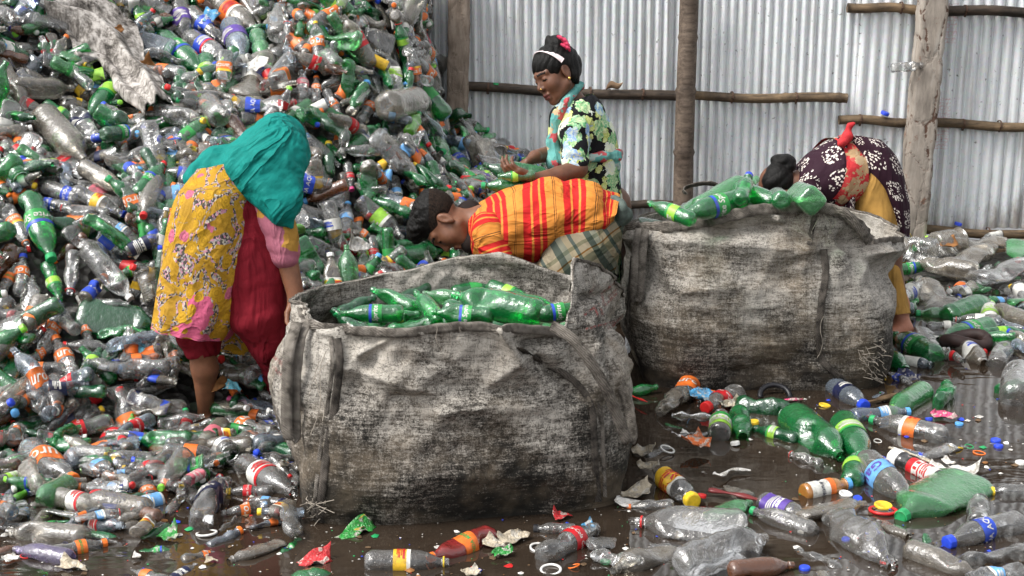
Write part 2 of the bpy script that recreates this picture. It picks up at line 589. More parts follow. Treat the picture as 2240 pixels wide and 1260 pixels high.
def bamboo_mat(name, dark, light):
    m, nt, b = new_mat(name, 0.6, 0.25)
    v = objco(nt)
    n = noise_(nt, objco(nt, (2.2, 2.2, 2.2)), 1.6, 6, .7)
    st = noise_(nt, objco(nt, (5, 40, 40)), 1.5, 4, .7)
    c = ramp(nt, n, [(0.32, dark), (0.62, light)])
    c = mixc(nt, ramp(nt, st, [(.4, (0, 0, 0)), (.7, (.75, .75, .75))]), c, tuple(x * .35 for x in dark))
    setc(nt, b, c)
    bump_(nt, b, st, 0.3, 0.004)
    return m
BAM = bamboo_mat('weathered_bamboo', (0.035, 0.025, 0.018), (0.22, 0.15, 0.085))
BAMD = bamboo_mat('blackened_bamboo', (0.016, 0.013, 0.010), (0.085, 0.06, 0.042))
BAMP = bamboo_mat('grey_bamboo', (0.07, 0.05, 0.038), (0.19, 0.145, 0.11))
def bamboo(p0, p1, r0, r1, mat, name, step=.26, seed=0, sag=0.0, parent=fence, **kw):
    mb = MB()
    L = np.linalg.norm(np.subtract(p1, p0)); n = int(L / .02)
    rr = np.random.RandomState(seed)
    nodes = np.cumsum(rr.uniform(step * .8, step * 1.2, 20))
    pts, rad = [], []
    for i in range(n + 1):
        t = i / n
        p = np.asarray(p0) * (1 - t) + np.asarray(p1) * t
        p = p + np.array([0.004 * sin(5 * t + seed), 0, 0.006 * sin(7 * t + seed) - sag * 4 * t * (1 - t)])
        r = r0 * (1 - t) + r1 * t
        d = np.min(np.abs(nodes - t * L))
        r *= 1 + 0.16 * math.exp(-(d / .007) ** 2) - 0.05 * math.exp(-(d / .03) ** 2)
        pts.append(p); rad.append(r)
    mb.tube(pts, rad, 14)
    return mb.build(name, mat, parent, **kw)
RY = FENY - 0.045
ra = 0.026
bamboo(P(1022, 191, RY), P(1482, 212, RY), .024, .026, BAMD, 'rail', seed=1)
bamboo(P(1518, 211, RY), P(1852, 216, RY), .023, .025, BAM, 'rail', seed=2)
bamboo(P(1300, 447, RY), P(1490, 449, RY), .021, .021, BAMD, 'rail', seed=3)
bamboo(P(1855, 15, RY), P(2030, 22, RY), .024, .024, BAM, 'rail', seed=4)
bamboo(P(2050, 22, RY), P(2330, 30, RY), .026, .026, BAMD, 'rail', seed=5)
bamboo(P(1835, 262, RY), P(2020, 268, RY), .023, .024, BAM, 'rail', seed=6)
bamboo(P(2030, 270, RY), P(2330, 280, RY), .024, .024, BAM, 'rail', seed=7)
bamboo(P(2010, 503, RY), P(2330, 518, RY), .025, .022, BAM, 'rail', seed=8)
tie = simple('rusty_wire', (0.10, 0.055, 0.035), .6, .3)
for (u, vv) in ((1066, 193), (1290, 203), (1405, 207), (1600, 213), (1740, 215), (1880, 263), (1970, 17), (2110, 24), (2105, 273), (2160, 510), (2185, 276)):
    c = P(u, vv, RY)
    mb = MB()
    for q in (0, .005):
        pts = [c + np.array([q + .003 * sin(a * 2), -.029 * cos(a), .029 * sin(a)]) for a in np.linspace(0, 2 * pi, 18)]
        mb.tube(pts, .0022, 5)
    mb.tube([c + np.array([0, -.028, .01]), c + np.array([.012, -.035, -.004]), c + np.array([.02, -.03, .004])], .0015, 4)
    mb.build('wire_tie', tie, fence)

bamboo(P(1492, 560, RY - .07), P(1508, -60, RY - .07), .052, .046, BAMP, 'post', step=.30, seed=9, label='thick upright bamboo pole')
def post_mat(name, c0, c1, crack):
    m, nt, b = new_mat(name, 0.9, 0.15)
    v = objco(nt)
    n = noise_(nt, objco(nt, (6, 6, 1.3)), 1.8, 7, .72)
    c = ramp(nt, n, [(0.28, tuple(x * .45 for x in c0)), (0.48, c0), (0.72, c1)])
    vo = nd(nt, 'TexVoronoi', {'Vector': objco(nt, (1.1, 1.1, .42)), 'Scale': 10.0}, feature='DISTANCE_TO_EDGE')
    wob = noise_(nt, v, 24, 4, .7, 1.0)
    edge = math_(nt, 'ADD', vo.outputs['Distance'], math_(nt, 'MULTIPLY', math_(nt, 'SUBTRACT', wob, .5), .3))
    if crack:
        c = mixc(nt, math_(nt, 'MULTIPLY', ramp(nt, edge, [(0.0, (.95, .95, .95)), (0.022, (0, 0, 0))]), ramp(nt, noise_(nt, v, 5, 3), [(.42, (0, 0, 0)), (.55, (1, 1, 1))])), c, (0.09, 0.05, 0.035))
    sp = noise_(nt, v, 13, 5, .7)
    c = mixc(nt, ramp(nt, sp, [(0.60, (0, 0, 0)), (0.68, (.8, .8, .8))]), c, (0.19, 0.085, 0.05) if crack else (0.10, 0.075, 0.055))
    setc(nt, b, c)
    bump_(nt, b, math_(nt, 'ADD', math_(nt, 'MINIMUM', edge, .08), math_(nt, 'MULTIPLY', n, .1)), 0.9, 0.03)
    return m
def post(p0, p1, wx, wy, mat, seed, label):
    n, m_ = 60, 7
    V, F = [], []
    ring = []
    for a in range(4):
        for q in range(m_):
            t = q / m_
            c = [(-1, -1), (1, -1), (1, 1), (-1, 1)]
            x = c[a][0] * (1 - t) + c[(a + 1) % 4][0] * t; y = c[a][1] * (1 - t) + c[(a + 1) % 4][1] * t
            f = 1 - .045 * (abs(x * y)) ** 3
            ring.append((x * f, y * f))
    k = len(ring)
    for i in range(n + 1):
        t = i / n
        p = np.asarray(p0) * (1 - t) + np.asarray(p1) * t
        for (x, y) in ring:
            e = .10 * fbm((x * .7 + seed * 9, y * .7, t * 16), 1.0, 4)
            chip = .18 * max(0, fbm((x * 2 + seed * 5, y * 2, t * 30), 1, 3) - .25) * abs(x * y)
            V.append(p + np.array([x * wx * (1 + e - chip), y * wy * (1 + e - chip), 0]))
    for i in range(n):
        for q in range(k):
            q2 = (q + 1) % k
            F.append((i * k + q, i * k + q2, (i + 1) * k + q2, (i + 1) * k + q))
    F.append(tuple(n * k + q for q in range(k)))
    o = obj('post', mesh_from('post', V, F, [mat]), fence, label=label)
    return o
post(P(996, 420, FENY - .1), P(1006, -60, FENY - .1), .053, .05, post_mat('worn_wood_post', (0.24, 0.19, 0.15), (0.42, 0.36, 0.30), False), 1, 'pale worn square post')
post(P(1987, 575, FENY - .12), P(2046, -60, FENY - .12), .068, .055, post_mat('cracked_concrete', (0.30, 0.26, 0.22), (0.47, 0.43, 0.38), True), 2, 'leaning cracked concrete post with rusty patches')

# half-buried log at the foot of the fence on the right
bamboo(P(2085, 540, FENY - .12), P(2330, 548, FENY - .2), .04, .055, BAM, 'log', step=.5, seed=15, parent=None,
       label='brown log lying along the foot of the fence, right of the concrete post', cat='log')
# dry leaf caught behind the rail
lf = simple('dry_leaf', (0.20, 0.13, 0.08), .7, .1)
V, F = [], []
c0 = P(1325, 196, RY - .03)
for i in range(9):
    t = i / 8
    wd = .018 * sin(pi * min(1, t * 1.05)) ** .8 + .001
    for s in (-1, 0, 1):
        V.append(c0 + np.array([t * .085 + s * wd * -.3, -.01 + .012 * abs(s) + .01 * sin(4 * t), t * .04 + s * wd + .012 * sin(6 * t)]))
for i in range(8):
    for s in (0, 1):
        a = i * 3 + s
        F.append((a, a + 1, a + 4, a + 3))
obj('dry_leaf', mesh_from('dry_leaf', V, F, [lf]), label='curled brown leaf caught on the rail behind the girl', cat='leaf')
# ================================================================ bulk sacks
def sack_mat(name, pale, mid, dark, seed, zmud):
    m, nt, b = new_mat(name, 0.72, 0.25)
    off = (seed * 3.1, seed * 1.7, seed * 2.3)
    t = nt.nodes.new('ShaderNodeTexCoord')
    def mp(sc): return nd(nt, 'Mapping', {'Vector': t.outputs['Object'], 'Scale': sc, 'Location': off}).outputs[0]
    v = mp((1, 1, 1))
    big = noise_(nt, v, 3.2, 6, .68, .5)
    mid_n = noise_(nt, mp((8, 8, 10)), 1.6, 7, .78, .3)
    fine = noise_(nt, mp((55, 55, 170)), 1.0, 4, .8)
    fine2 = noise_(nt, mp((210, 210, 80)), 1.0, 3, .8)
    speck = noise_(nt, v, 240, 3, .75)
    s = math_(nt, 'MULTIPLY', big, .85)
    s = math_(nt, 'ADD', s, math_(nt, 'MULTIPLY', mid_n, .62))
    s = math_(nt, 'ADD', s, math_(nt, 'MULTIPLY', noise_(nt, mp((5, 5, 95)), 1.0, 4, .7, .3), .55))
    s = math_(nt, 'ADD', s, math_(nt, 'MULTIPLY', noise_(nt, mp((80, 80, 5)), 1.0, 4, .7, .3), .35))
    s = math_(nt, 'ADD', s, math_(nt, 'MULTIPLY', fine, .85))
    s = math_(nt, 'ADD', s, math_(nt, 'MULTIPLY', fine2, .45))
    s = math_(nt, 'ADD', s, math_(nt, 'MULTIPLY', speck, .75))
    s = math_(nt, 'DIVIDE', s, 4.42)
    sx = nd(nt, 'SeparateXYZ', {'Vector': t.outputs['Object']})
    # mud soaked up from the puddle
    g = nd(nt, 'MapRange', {'Value': sx.outputs[2], 'From Min': 0.0, 'From Max': zmud, 'To Min': -.085, 'To Max': 0.012})
    s = math_(nt, 'ADD', s, g.outputs[0])
    c = ramp(nt, s, [(0.440, dark), (0.478, mid), (0.511, pale), (0.56, tuple(min(1, x * 1.3) for x in pale))])
    warm = noise_(nt, v, 4.2, 4, .6)
    c = mixc(nt, ramp(nt, warm, [(.48, (0, 0, 0)), (.7, (.5, .5, .5))]), c, (0.20, 0.155, 0.105), 'MIX')
    # irregular hairline scuffs
    for sc, sd in (((5, 5, 30), 0), ((34, 34, 4), 3)):
        q = noise_(nt, nd(nt, 'Mapping', {'Vector': t.outputs['Object'], 'Scale': sc, 'Location': (sd, off[0], 0)}).outputs[0], 1.3, 5, .6, .6)
        line = math_(nt, 'ABSOLUTE', math_(nt, 'SUBTRACT', q, .5))
        c = mixc(nt, ramp(nt, line, [(0.0, (.7, .7, .7)), (0.012, (0, 0, 0))]), c, dark)
    setc(nt, b, c)
    hgt = math_(nt, 'ADD', math_(nt, 'MULTIPLY', fine, .5), math_(nt, 'MULTIPLY', speck, .5))
    wr = noise_(nt, mp((3.2, 3.2, 3.0)), 1.8, 4, .6, .7)
    ridge = math_(nt, 'POWER', math_(nt, 'SUBTRACT', 1.0, math_(nt, 'MULTIPLY', math_(nt, 'ABSOLUTE', math_(nt, 'SUBTRACT', wr, .5)), 2.0)), 6.0)
    bump_(nt, b, math_(nt, 'ADD', math_(nt, 'ADD', hgt, math_(nt, 'MULTIPLY', mid_n, 1.6)), math_(nt, 'MULTIPLY', ridge, .7)), 0.45, 0.006)
    return m
SACK1 = sack_mat('dirty_woven_sack', (0.335, 0.311, 0.274), (0.130, 0.116, 0.099), (0.010, 0.009, 0.007), 1, .46)
SACK2 = sack_mat('grey_woven_sack', (0.315, 0.293, 0.260), (0.145, 0.130, 0.111), (0.016, 0.0135, 0.011), 2, .38)
def web_mat(name, a, c_):
    m, nt, b = new_mat(name, .8, .2)
    v = objco(nt)
    n = noise_(nt, v, 22, 6, .75)
    wv = nd(nt, 'TexWave', {'Vector': v, 'Scale': 85.0, 'Distortion': 5.0, 'Detail': 2}, wave_type='BANDS', bands_direction='DIAGONAL')
    c = ramp(nt, n, [(.36, a), (.62, c_)])
    c = mixc(nt, math_(nt, 'MULTIPLY', wv.outputs['Fac'], .55), c, tuple(x * .3 for x in a))
    setc(nt, b, c); bump_(nt, b, wv.outputs['Fac'], .5, .003)
    return m
WEB = web_mat('dirty_webbing', (0.045, 0.038, 0.031), (0.28, 0.25, 0.215))
SEAM = web_mat('dark_seam_tape', (0.012, 0.0105, 0.009), (0.13, 0.112, 0.095))
THREAD = simple('frayed_thread', (0.34, 0.30, 0.25), .8, .1)

def make_sack(center, a, bb, expo, rim_uv, bulge, zoff, folds_uv, seed, nS=440, nT=160, tb=.5, rot=0.0):
    """soft box-shaped sack: plan superellipse below, measured rim above"""
    cx, cy = center
    rim = np.array([P(u, v, Y) for (u, v, Y) in rim_uv])
    ang = np.unwrap([math.atan2((p[1] - cy) / bb, (p[0] - cx) / a) for p in rim])
    if ang[-1] < ang[0]:
        rim = rim[::-1]; ang = ang[::-1]
    # parameter per rim point from the angle, kept increasing
    for i in range(1, len(ang)):
        ang[i] = max(ang[i], ang[i - 1] + 0.012)
    th = ang[0] + 2 * pi * np.arange(nS) / nS
    A2 = np.concatenate([ang - 2 * pi, ang, ang + 2 * pi]); R2 = np.concatenate([rim, rim, rim])
    T = np.concatenate([th])
    rim_s = np.stack([np.interp(T, A2, R2[:, j]) for j in range(3)], 1)
    for _ in range(3):      # soften corners of the measured outline
        rim_s = .5 * rim_s + .25 * (np.roll(rim_s, 1, 0) + np.roll(rim_s, -1, 0))
    V = np.zeros((nT + 1, nS, 3))
    c, s = np.cos(th), np.sin(th)
    for j in range(nT + 1):
        t = j / nT
        n = expo + 3.0 * max(0, 1 - t * 2.2)
        cr_, sr_ = np.cos(th - rot), np.sin(th - rot)
        r = (np.abs(cr_) ** n + np.abs(sr_) ** n) ** (-1 / n)
        k = bulge(t, th)
        lx, ly = a * k * r * cr_, bb * k * r * sr_
        bx, by = cx + lx * cos(rot) - ly * sin(rot), cy + lx * sin(rot) + ly * cos(rot)
        q = np.clip((t - tb) / (1 - tb), 0, 1); q = q * q * (3 - 2 * q)
        V[j, :, 0] = bx * (1 - q) + rim_s[:, 0] * q
        V[j, :, 1] = by * (1 - q) + rim_s[:, 1] * q
        V[j, :, 2] = zoff + (rim_s[:, 2] - zoff) * t
    W = V.reshape(-1, 3)
    F = [(j * nS + i, j * nS + (i + 1) % nS, (j + 1) * nS + (i + 1) % nS, (j + 1) * nS + i) for j in range(nT) for i in range(nS)]
    N = vnormals(W, F)
    tt = np.repeat(np.arange(nT + 1) / nT, nS)
    ths = np.tile(th, nT + 1)
    # general creasing: sags, small wrinkles, stronger near rim
    d = 0.016 * waves(W * np.array([1, 1, 1.6]), 1.4, 6, seed, False) * np.sin(pi * np.clip(tt, 0, 1)) ** .5
    d += 0.011 * waves(W * np.array([.6, .6, 1.8]), 2.6, 5, seed + 1) * (0.35 + tt)
    d += 0.006 * waves(W * np.array([1, 1, 1.5]), 6, 5, seed + 9) * (.4 + .6 * tt)
    wp = W + .05 * np.stack([waves(W, 2.2, 5, seed + q, False) for q in (31, 32, 33)], 1)
    for (kk, am, sq, sd) in ((2.0, .020, (.8, .8, 1.1), 40), (3.6, .013, (1.5, 1.5, .7), 41), (5.0, .008, (.7, .7, 1.4), 42), (9.0, .0042, (1, 1, 1), 43), (17.0, .0018, (1, 1, 1), 44)):
        nn_ = waves(wp * np.array(sq), kk, 7, seed + sd, False) * 2.0
        d += am * (.45 - np.abs(nn_)) * (.45 + .55 * tt)
    d += 0.0015 * waves(W, 22, 9, seed + 2)
    pu, pv, _ = proj(W)
    front = (N @ FWD) < 0.1
    for (u0, v0, u1, v1, wd, amp) in folds_uv:
        e = np.array([u1 - u0, v1 - v0]); L2 = e @ e
        t_ = np.clip(((pu - u0) * e[0] + (pv - v0) * e[1]) / L2, 0, 1)
        dist = np.hypot(pu - u0 - t_ * e[0], pv - v0 - t_ * e[1])
        d += np.where(front, 2.1 * amp * np.exp(-(dist / wd) ** 1.25) * (1 - .6 * t_), 0)
    W = W + N * d[:, None]
    return W, F, nS, nT, th

def ribbon(pts, width_dirs, w, th=.005, n=60, name='strap', mat=None, parent=None, wob=.0, **kw):
    """a band of webbing following pts, width along width_dirs"""
    C = spline(pts, n)
    Wd = spline(np.array([unit(x) for x in width_dirs]), n) if np.ndim(width_dirs) == 2 else np.tile(unit(width_dirs), (n, 1))
    V, F = [], []
    for i in range(n):
        t = unit(C[min(i + 1, n - 1)] - C[max(i - 1, 0)])
        wd = unit(Wd[i] - t * (Wd[i] @ t)); nn = np.cross(t, wd)
        prof = [(-1, -.3), (-.94, .5), (-.3, .55 + .25 * sin(i * .9)), (.3, .55 - .25 * sin(i * .9)), (.94, .5), (1, -.3), (.3, -.5), (-.3, -.5)]
        ww = w / 2 * (1 + wob * sin(i * 1.3) * .5)
        for (x, y) in prof:
            V.append(C[i] + wd * x * ww + nn * (y * th + wob * .01 * sin(i * .7 + x * 2)))
    k = 8
    for i in range(n - 1):
        for q in range(k):
            q2 = (q + 1) % k
            F.append((i * k + q, i * k + q2, (i + 1) * k + q2, (i + 1) * k + q))
    F.append(tuple(range(k))); F.append(tuple((n - 1) * k + q for q in reversed(range(k))))
    return obj(name, mesh_from(name, V, F, [mat or WEB]), parent, **kw)

def on_sack(W, N, BVH, u, v, lift=.006):
    d = ray(u, v)
    hit = BVH.ray_cast(Vector(CAMP), Vector(unit(d)))
    if hit[0] is None:
        return None
    p = np.array(hit[0]); n = np.array(hit[1])
    if n @ d > 0: n = -n
    return p + n * lift

def finish_sack(nm, label, W, F, nS, nT, mat):
    root = obj(nm, None, label=label, cat='sack')
    o = obj('sack_body', mesh_from('sack_body', W, F, [mat]), root)
    md = o.modifiers.new('thickness', 'SOLIDIFY'); md.thickness = .006; md.offset = -1
    bvh = BVHTree.FromPolygons([Vector(p) for p in W], F)
    return root, o, bvh

def seam_line(uvs, root, W, bvh, w=.020, name='seam', mat=None, lift=.0045):
    pts = [on_sack(W, None, bvh, u, v, lift) for (u, v) in uvs]
    pts = [p for p in pts if p is not None]
    if len(pts) > 1:
        ribbon(pts, RIGHT, w * .8, .003, 90, name, mat or SEAM, root, wob=.10)

def threads(root, starts, W, bvh):
    for (u, v, du, dv) in starts:
        mb = MB()
        pts = []
        for i in range(9):
            t = i / 8
            p = on_sack(W, None, bvh, u + du * t + 5 * sin(t * 7 + u), v + dv * t, .008 + .012 * sin(t * 3))
            if p is not None: pts.append(p)
        if len(pts) > 2:
            mb.tube(pts, .0011, 5)
            mb.build('loose_thread', THREAD, root)

# ---- front sack
rim1 = [(666, 676, 4.66), (700, 703, 4.52), (745, 714, 4.46), (860, 715, 4.42), (1000, 706, 4.40), (1120, 706, 4.42), (1205, 716, 4.47), (1236, 718, 4.52),
        (1243, 650, 4.56), (1256, 563, 4.62), (1305, 578, 4.78), (1348, 607, 4.93), (1364, 645, 5.10), (1345, 640, 5.25), (1298, 618, 5.33),
        (1236, 601, 5.36), (1160, 572, 5.38), (1095, 551, 5.38), (1030, 559, 5.38), (950, 575, 5.38), (890, 592, 5.36), (780, 614, 5.30), (700, 628, 5.18), (655, 640, 5.02), (648, 655, 4.84)]
def bulge1(t, th):
    base = 0.945 + 0.075 * sin(pi * min(1, t * .95)) ** .8
    side = np.abs(np.cos(th)) ** 2
    return base + side * 0.05 * sin(pi * t)
c1 = G(985, 1150)
W1, F1, nS, nT, th1 = make_sack((-.205, 4.925), .52, .49, 4.2, rim1, bulge1, -.02,
    [(735, 690, 775, 775, 12, -.03), (790, 775, 860, 735, 14, .025), (1090, 712, 1130, 780, 10, .035), (1130, 790, 1060, 850, 22, .02),
     (740, 800, 1100, 905, 26, .022), (820, 760, 760, 860, 22, -.02), (860, 870, 1180, 850, 22, -.016), (1180, 790, 1260, 860, 14, -.025), (1150, 760, 1215, 740, 10, -.03),
     (960, 900, 1080, 880, 16, .012), (700, 1000, 760, 1100, 30, -.015), (900, 1040, 1200, 1030, 40, .014), (640, 900, 640, 1080, 18, -.02), (1340, 700, 1350, 980, 18, -.02),
     (1270, 650, 1340, 640, 8, -.02), (700, 640, 770, 640, 10, -.01)], 21, rot=radians(10))
sack1, body1, bvh1 = finish_sack('bulk_sack', 'front open woven sack, grey and blackened with dirt, half full of green bottles', W1, F1, nS, nT, SACK1)
# rim binding: webbing that follows the top edge
top1 = W1[nT * nS:(nT + 1) * nS]
def rim_band(top, root, i0, i1, drop=.012, w=.034, out=.006, name='rim_band'):
    pts = [top[i % nS] for i in range(i0, i1, 3)]
    ctr = top.mean(0)
    pts = [p + unit((p - ctr) * [1, 1, 0]) * out + np.array([0, 0, -drop]) for p in pts]
    ribbon(np.array(pts), (0, 0, 1), w * .85, .0045, len(pts) * 2, name, WEB, root, wob=.16)
def idx_near(top, p):
    return int(np.argmin(np.linalg.norm(top - p, axis=1)))
iA = idx_near(top1, P(680, 690, 4.6)); iB = idx_near(top1, P(1236, 712, 4.52))
if iB < iA: iB += nS
rim_band(top1, sack1, iA, iB)
rim_band(top1, sack1, iB + 8, iA + nS, .004, .012, .003, 'rim_hem')
# vertical seams
seam_line([(738, 740), (742, 800), (732, 900), (715, 1000), (705, 1080), (700, 1140)], sack1, W1, bvh1, .03)
seam_line([(725, 735), (728, 800), (716, 900), (700, 1000), (692, 1080), (688, 1135)], sack1, W1, bvh1, .016, 'seam', WEB)
seam_line([(1130, 762), (1180, 790), (1232, 815), (1272, 850), (1294, 900), (1300, 1000), (1308, 1095)], sack1, W1, bvh1, .026)
seam_line([(1290, 850), (1312, 910), (1318, 1000), (1322, 1085)], sack1, W1, bvh1, .016, 'seam', WEB)
seam_line([(650, 650), (668, 700), (740, 770)], sack1, W1, bvh1, .02, 'seam', WEB)
seam_line([(1246, 705), (1250, 640), (1260, 570)], sack1, W1, bvh1, .018, 'seam', WEB)
# strap loops
ribbon([P(672, 700, 4.56), P(655, 745, 4.50), P(646, 830, 4.47), P(645, 910, 4.47), P(646, 950, 4.475), P(636, 962, 4.47), P(628, 940, 4.46), P(628, 850, 4.46), P(632, 770, 4.47), P(650, 705, 4.53)],
       np.array([[1, -.3, 0]] * 10), .036, .004, 90, 'strap', WEB, sack1, wob=.08)
ribbon([P(1205, 712, 4.45), P(1250, 740, 4.43), P(1290, 790, 4.43), P(1325, 850, 4.46), P(1355, 920, 4.50), P(1372, 965, 4.52), P(1383, 955, 4.53), P(1378, 910, 4.56), P(1362, 850, 4.60), P(1330, 790, 4.62)],
       np.array([[1, -.2, .5]] * 10), .034, .004, 90, 'strap', WEB, sack1, wob=.08)
threads(sack1, [(720, 770, -35, 200), (735, 765, -60, 110), (700, 790, 10, 130), (1000, 715, 6, 40), (950, 712, 10, 55)], W1, bvh1)
# frayed corner
mb = MB()
rr = np.random.RandomState(5)
for i in range(18):
    c = on_sack(W1, None, bvh1, rr.uniform(672, 712), rr.uniform(1080, 1135), .0)
    if c is None: continue
    mb.tube([c, c + [rr.normal(0, .012), -.012, rr.normal(0, .01)], c + [rr.normal(0, .03), -.02, rr.normal(-.012, .012)]], .0014, 4)
mb.build('frayed_corner', THREAD, sack1)
# faded red print on the side panel
RED = bpy.data.materials.new('faded_red_print'); RED.use_nodes = True
nt = RED.node_tree; b = nt.nodes['Principled BSDF']
b.inputs['Base Color'].default_value = (.30, .08, .07, 1); b.inputs['Roughness'].default_value = .8
tr = nt.nodes.new('ShaderNodeBsdfTransparent'); mx = nt.nodes.new('ShaderNodeMixShader')
nt.links.new(ramp(nt, noise_(nt, objco(nt), 90, 4, .8), [(.47, (0, 0, 0)), (.60, (.8, .8, .8))]), mx.inputs[0])
nt.links.new(tr.outputs[0], mx.inputs[1]); nt.links.new(b.outputs[0], mx.inputs[2]); nt.links.new(mx.outputs[0], nt.nodes['Material Output'].inputs[0])
def print_patch(quads):
    for (u0, v0, u1, v1, wpx) in quads:
        mb = MB()
        n = 8; Vv = []
        e = unit([u1 - u0, v1 - v0]); pr = np.array([-e[1], e[0]]) * wpx / 2
        okk = True
        for i in range(n + 1):
            t = i / n
            for s in (-1, 1):
                p = on_sack(W1, None, bvh1, u0 + (u1 - u0) * t + pr[0] * s, v0 + (v1 - v0) * t + pr[1] * s, .0022)
                if p is None: okk = False; break
                Vv.append(p)
            if not okk: break
        if okk: mb.add(Vv, [(2 * i, 2 * i + 1, 2 * i + 3, 2 * i + 2) for i in range(n)])
        if mb.V: mb.build('printed_stroke', RED, sack1)
print_patch([(1316, 640, 1342, 618, 5), (1316, 640, 1320, 672, 5), (1322, 668, 1350, 640, 5), (1330, 650, 1346, 634, 4), (1300, 668, 1310, 700, 5), (1310, 664, 1318, 690, 5),
             (1280, 720, 1352, 700, 4), (1276, 690, 1300, 672, 5), (1330, 720, 1362, 690, 6), (1290, 640, 1300, 625, 4), (600, 780, 622, 800, 8), (598, 800, 616, 822, 7), (606, 700, 630, 680, 4), (600, 730, 628, 705, 4)])

# ---- back sack
rim2 = [(1378, 500, 6.05), (1400, 494, 5.92), (1470, 490, 5.80), (1550, 480, 5.74), (1610, 464, 5.71), (1650, 453, 5.70), (1720, 449, 5.70), (1790, 447, 5.71), (1840, 462, 5.74),
        (1880, 496, 5.80), (1905, 528, 5.86), (1935, 520, 6.0), (1966, 522, 6.15), (1960, 500, 6.35), (1900, 470, 6.50), (1800, 452, 6.58), (1680, 445, 6.60), (1560, 448, 6.58), (1470, 458, 6.52), (1400, 474, 6.40), (1372, 488, 6.22)]
def bulge2(t, th):
    return 0.90 + 0.17 * sin(pi * min(1, t * .86 + .03)) ** .75
c2 = G(1655, 850)
W2, F2, nS, nT, th2 = make_sack((P(1650, 700, 6.1)[0], 6.11), .485, .43, 3.0, rim2, bulge2, -.02,
    [(1400, 520, 1900, 560, 30, .02), (1560, 510, 1720, 490, 16, -.03), (1700, 480, 1780, 530, 12, .022), (1800, 560, 1900, 520, 20, -.02), (1900, 560, 1960, 540, 16, .03),
     (1500, 640, 1620, 630, 14, .012), (1400, 700, 1500, 720, 30, .012), (1600, 820, 1800, 780, 20, -.012), (1900, 650, 1940, 780, 22, .012), (1880, 560, 1935, 600, 14, -.025), (1850, 520, 1880, 570, 14, -.03)], 41)
sack2, body2, bvh2 = finish_sack('bulk_sack', 'full grey woven sack behind the front one, heaped with green bottles, beside the bare foot', W2, F2, nS, nT, SACK2)
top2 = W2[nT * nS:(nT + 1) * nS]
iA = idx_near(top2, P(1385, 497, 6.0)); iB = idx_near(top2, P(1905, 528, 5.86))
if iB < iA: iB += nS
rim_band(top2, sack2, iA, iB, .006, .05, .012)
rim_band(top2, sack2, iB, iA + nS, .004, .03, .004)
seam_line([(1782, 470), (1775, 500), (1770, 535), ], sack2, W2, bvh2, .024)
seam_line([(1800, 545), (1806, 600), (1797, 660), (1792, 720), (1796, 780), (1815, 805), (1845, 832)], sack2, W2, bvh2, .034)
seam_line([(1386, 560), (1380, 640), (1378, 720)], sack2, W2, bvh2, .02)
ribbon([P(1398, 500, 5.86), P(1392, 535, 5.80), P(1388, 600, 5.78), P(1388, 650, 5.78), P(1398, 652, 5.77), P(1404, 600, 5.77), P(1408, 540, 5.78), P(1412, 500, 5.82)],
       np.array([[1, -.4, 0]] * 8), .03, .006, 70, 'strap', WEB, sack2, wob=.06)
ribbon([P(1500, 425, 6.45), P(1497, 412, 6.45), P(1530, 402, 6.47), P(1565, 404, 6.5), P(1580, 430, 6.5), P(1590, 455, 6.5)],
       np.array([[0, -.6, .5]] * 6), .03, .006, 60, 'strap', WEB, sack2, wob=.06)
ribbon([P(1820, 455, 5.72), P(1850, 470, 5.69), P(1880, 500, 5.70), P(1902, 530, 5.74)], np.array([[.3, -.4, 1]] * 4), .034, .007, 50, 'strap', WEB, sack2, wob=.06)
mb = MB()
rr = np.random.RandomState(8)
for i in range(46):
    u, v = rr.uniform(1890, 1945), rr.uniform(740, 840)
    p = on_sack(W2, None, bvh2, u - 14, v, .0)
    if p is None: continue
    e = p + np.array([rr.normal(.02, .02), -.03 - rr.rand() * .02, rr.normal(-.012, .016)])
    mb.tube([p, p * .5 + e * .5 + [rr.normal(0, .006), -.006, .004], p * .4 + e * .6], .0009, 4)
mb.build('frayed_edge', THREAD, sack2)
threads(sack2, [(1660, 465, 12, 42), (1690, 480, -4, 30), (1790, 455, -18, 60), (1800, 455, 14, 55), (1760, 455, -10, 30), (1440, 510, -6, 50), (1450, 505, 12, 60), (1800, 690, -10, 90), (1815, 470, 4, 40)], W2, bvh2)
# ================================================================ people
def skin_mat(name, c):
    m, nt, b = new_mat(name, 0.48, 0.4)
    v = objco(nt)
    n = noise_(nt, v, 26, 5, .65)
    setc(nt, b, ramp(nt, n, [(.3, tuple(x * .72 for x in c)), (.7, tuple(x * 1.12 for x in c))]))
    b.inputs['Subsurface Weight'].default_value = 0.06
    b.inputs['Subsurface Radius'].default_value = (.01, .004, .002)
    bump_(nt, b, noise_(nt, v, 160, 3), .08, .003)
    return m
SK_A = skin_mat('brown_skin', (0.20, 0.085, 0.045))
SK_B = skin_mat('deep_brown_skin', (0.135, 0.058, 0.032))
SK_C = skin_mat('warm_brown_skin', (0.17, 0.07, 0.036))
SK_D = skin_mat('reddish_wet_skin', (0.40, 0.16, 0.095))
LIP = simple('lips', (0.115, 0.034, 0.028), .4, .4)
LASH = simple('dark_lash', (0.012, 0.008, 0.006), .5, .2)
EYEW = simple('eye_white', (0.55, 0.50, 0.45), .3, .5)
m, nt, b = new_mat('black_hair', .45, .16)
v = objco(nt, (1, 1, 1))
hn = noise_(nt, objco(nt, (90, 90, 14)), 1.5, 4, .7, .5)
setc(nt, b, ramp(nt, hn, [(.35, (.002, .0018, .0016)), (.7, (.009, .008, .007))]))
bump_(nt, b, hn, .7, .006)
HAIR = m
m, nt, b = new_mat('short_cropped_hair', .7, .1)
hn = noise_(nt, objco(nt), 130, 4, .8)
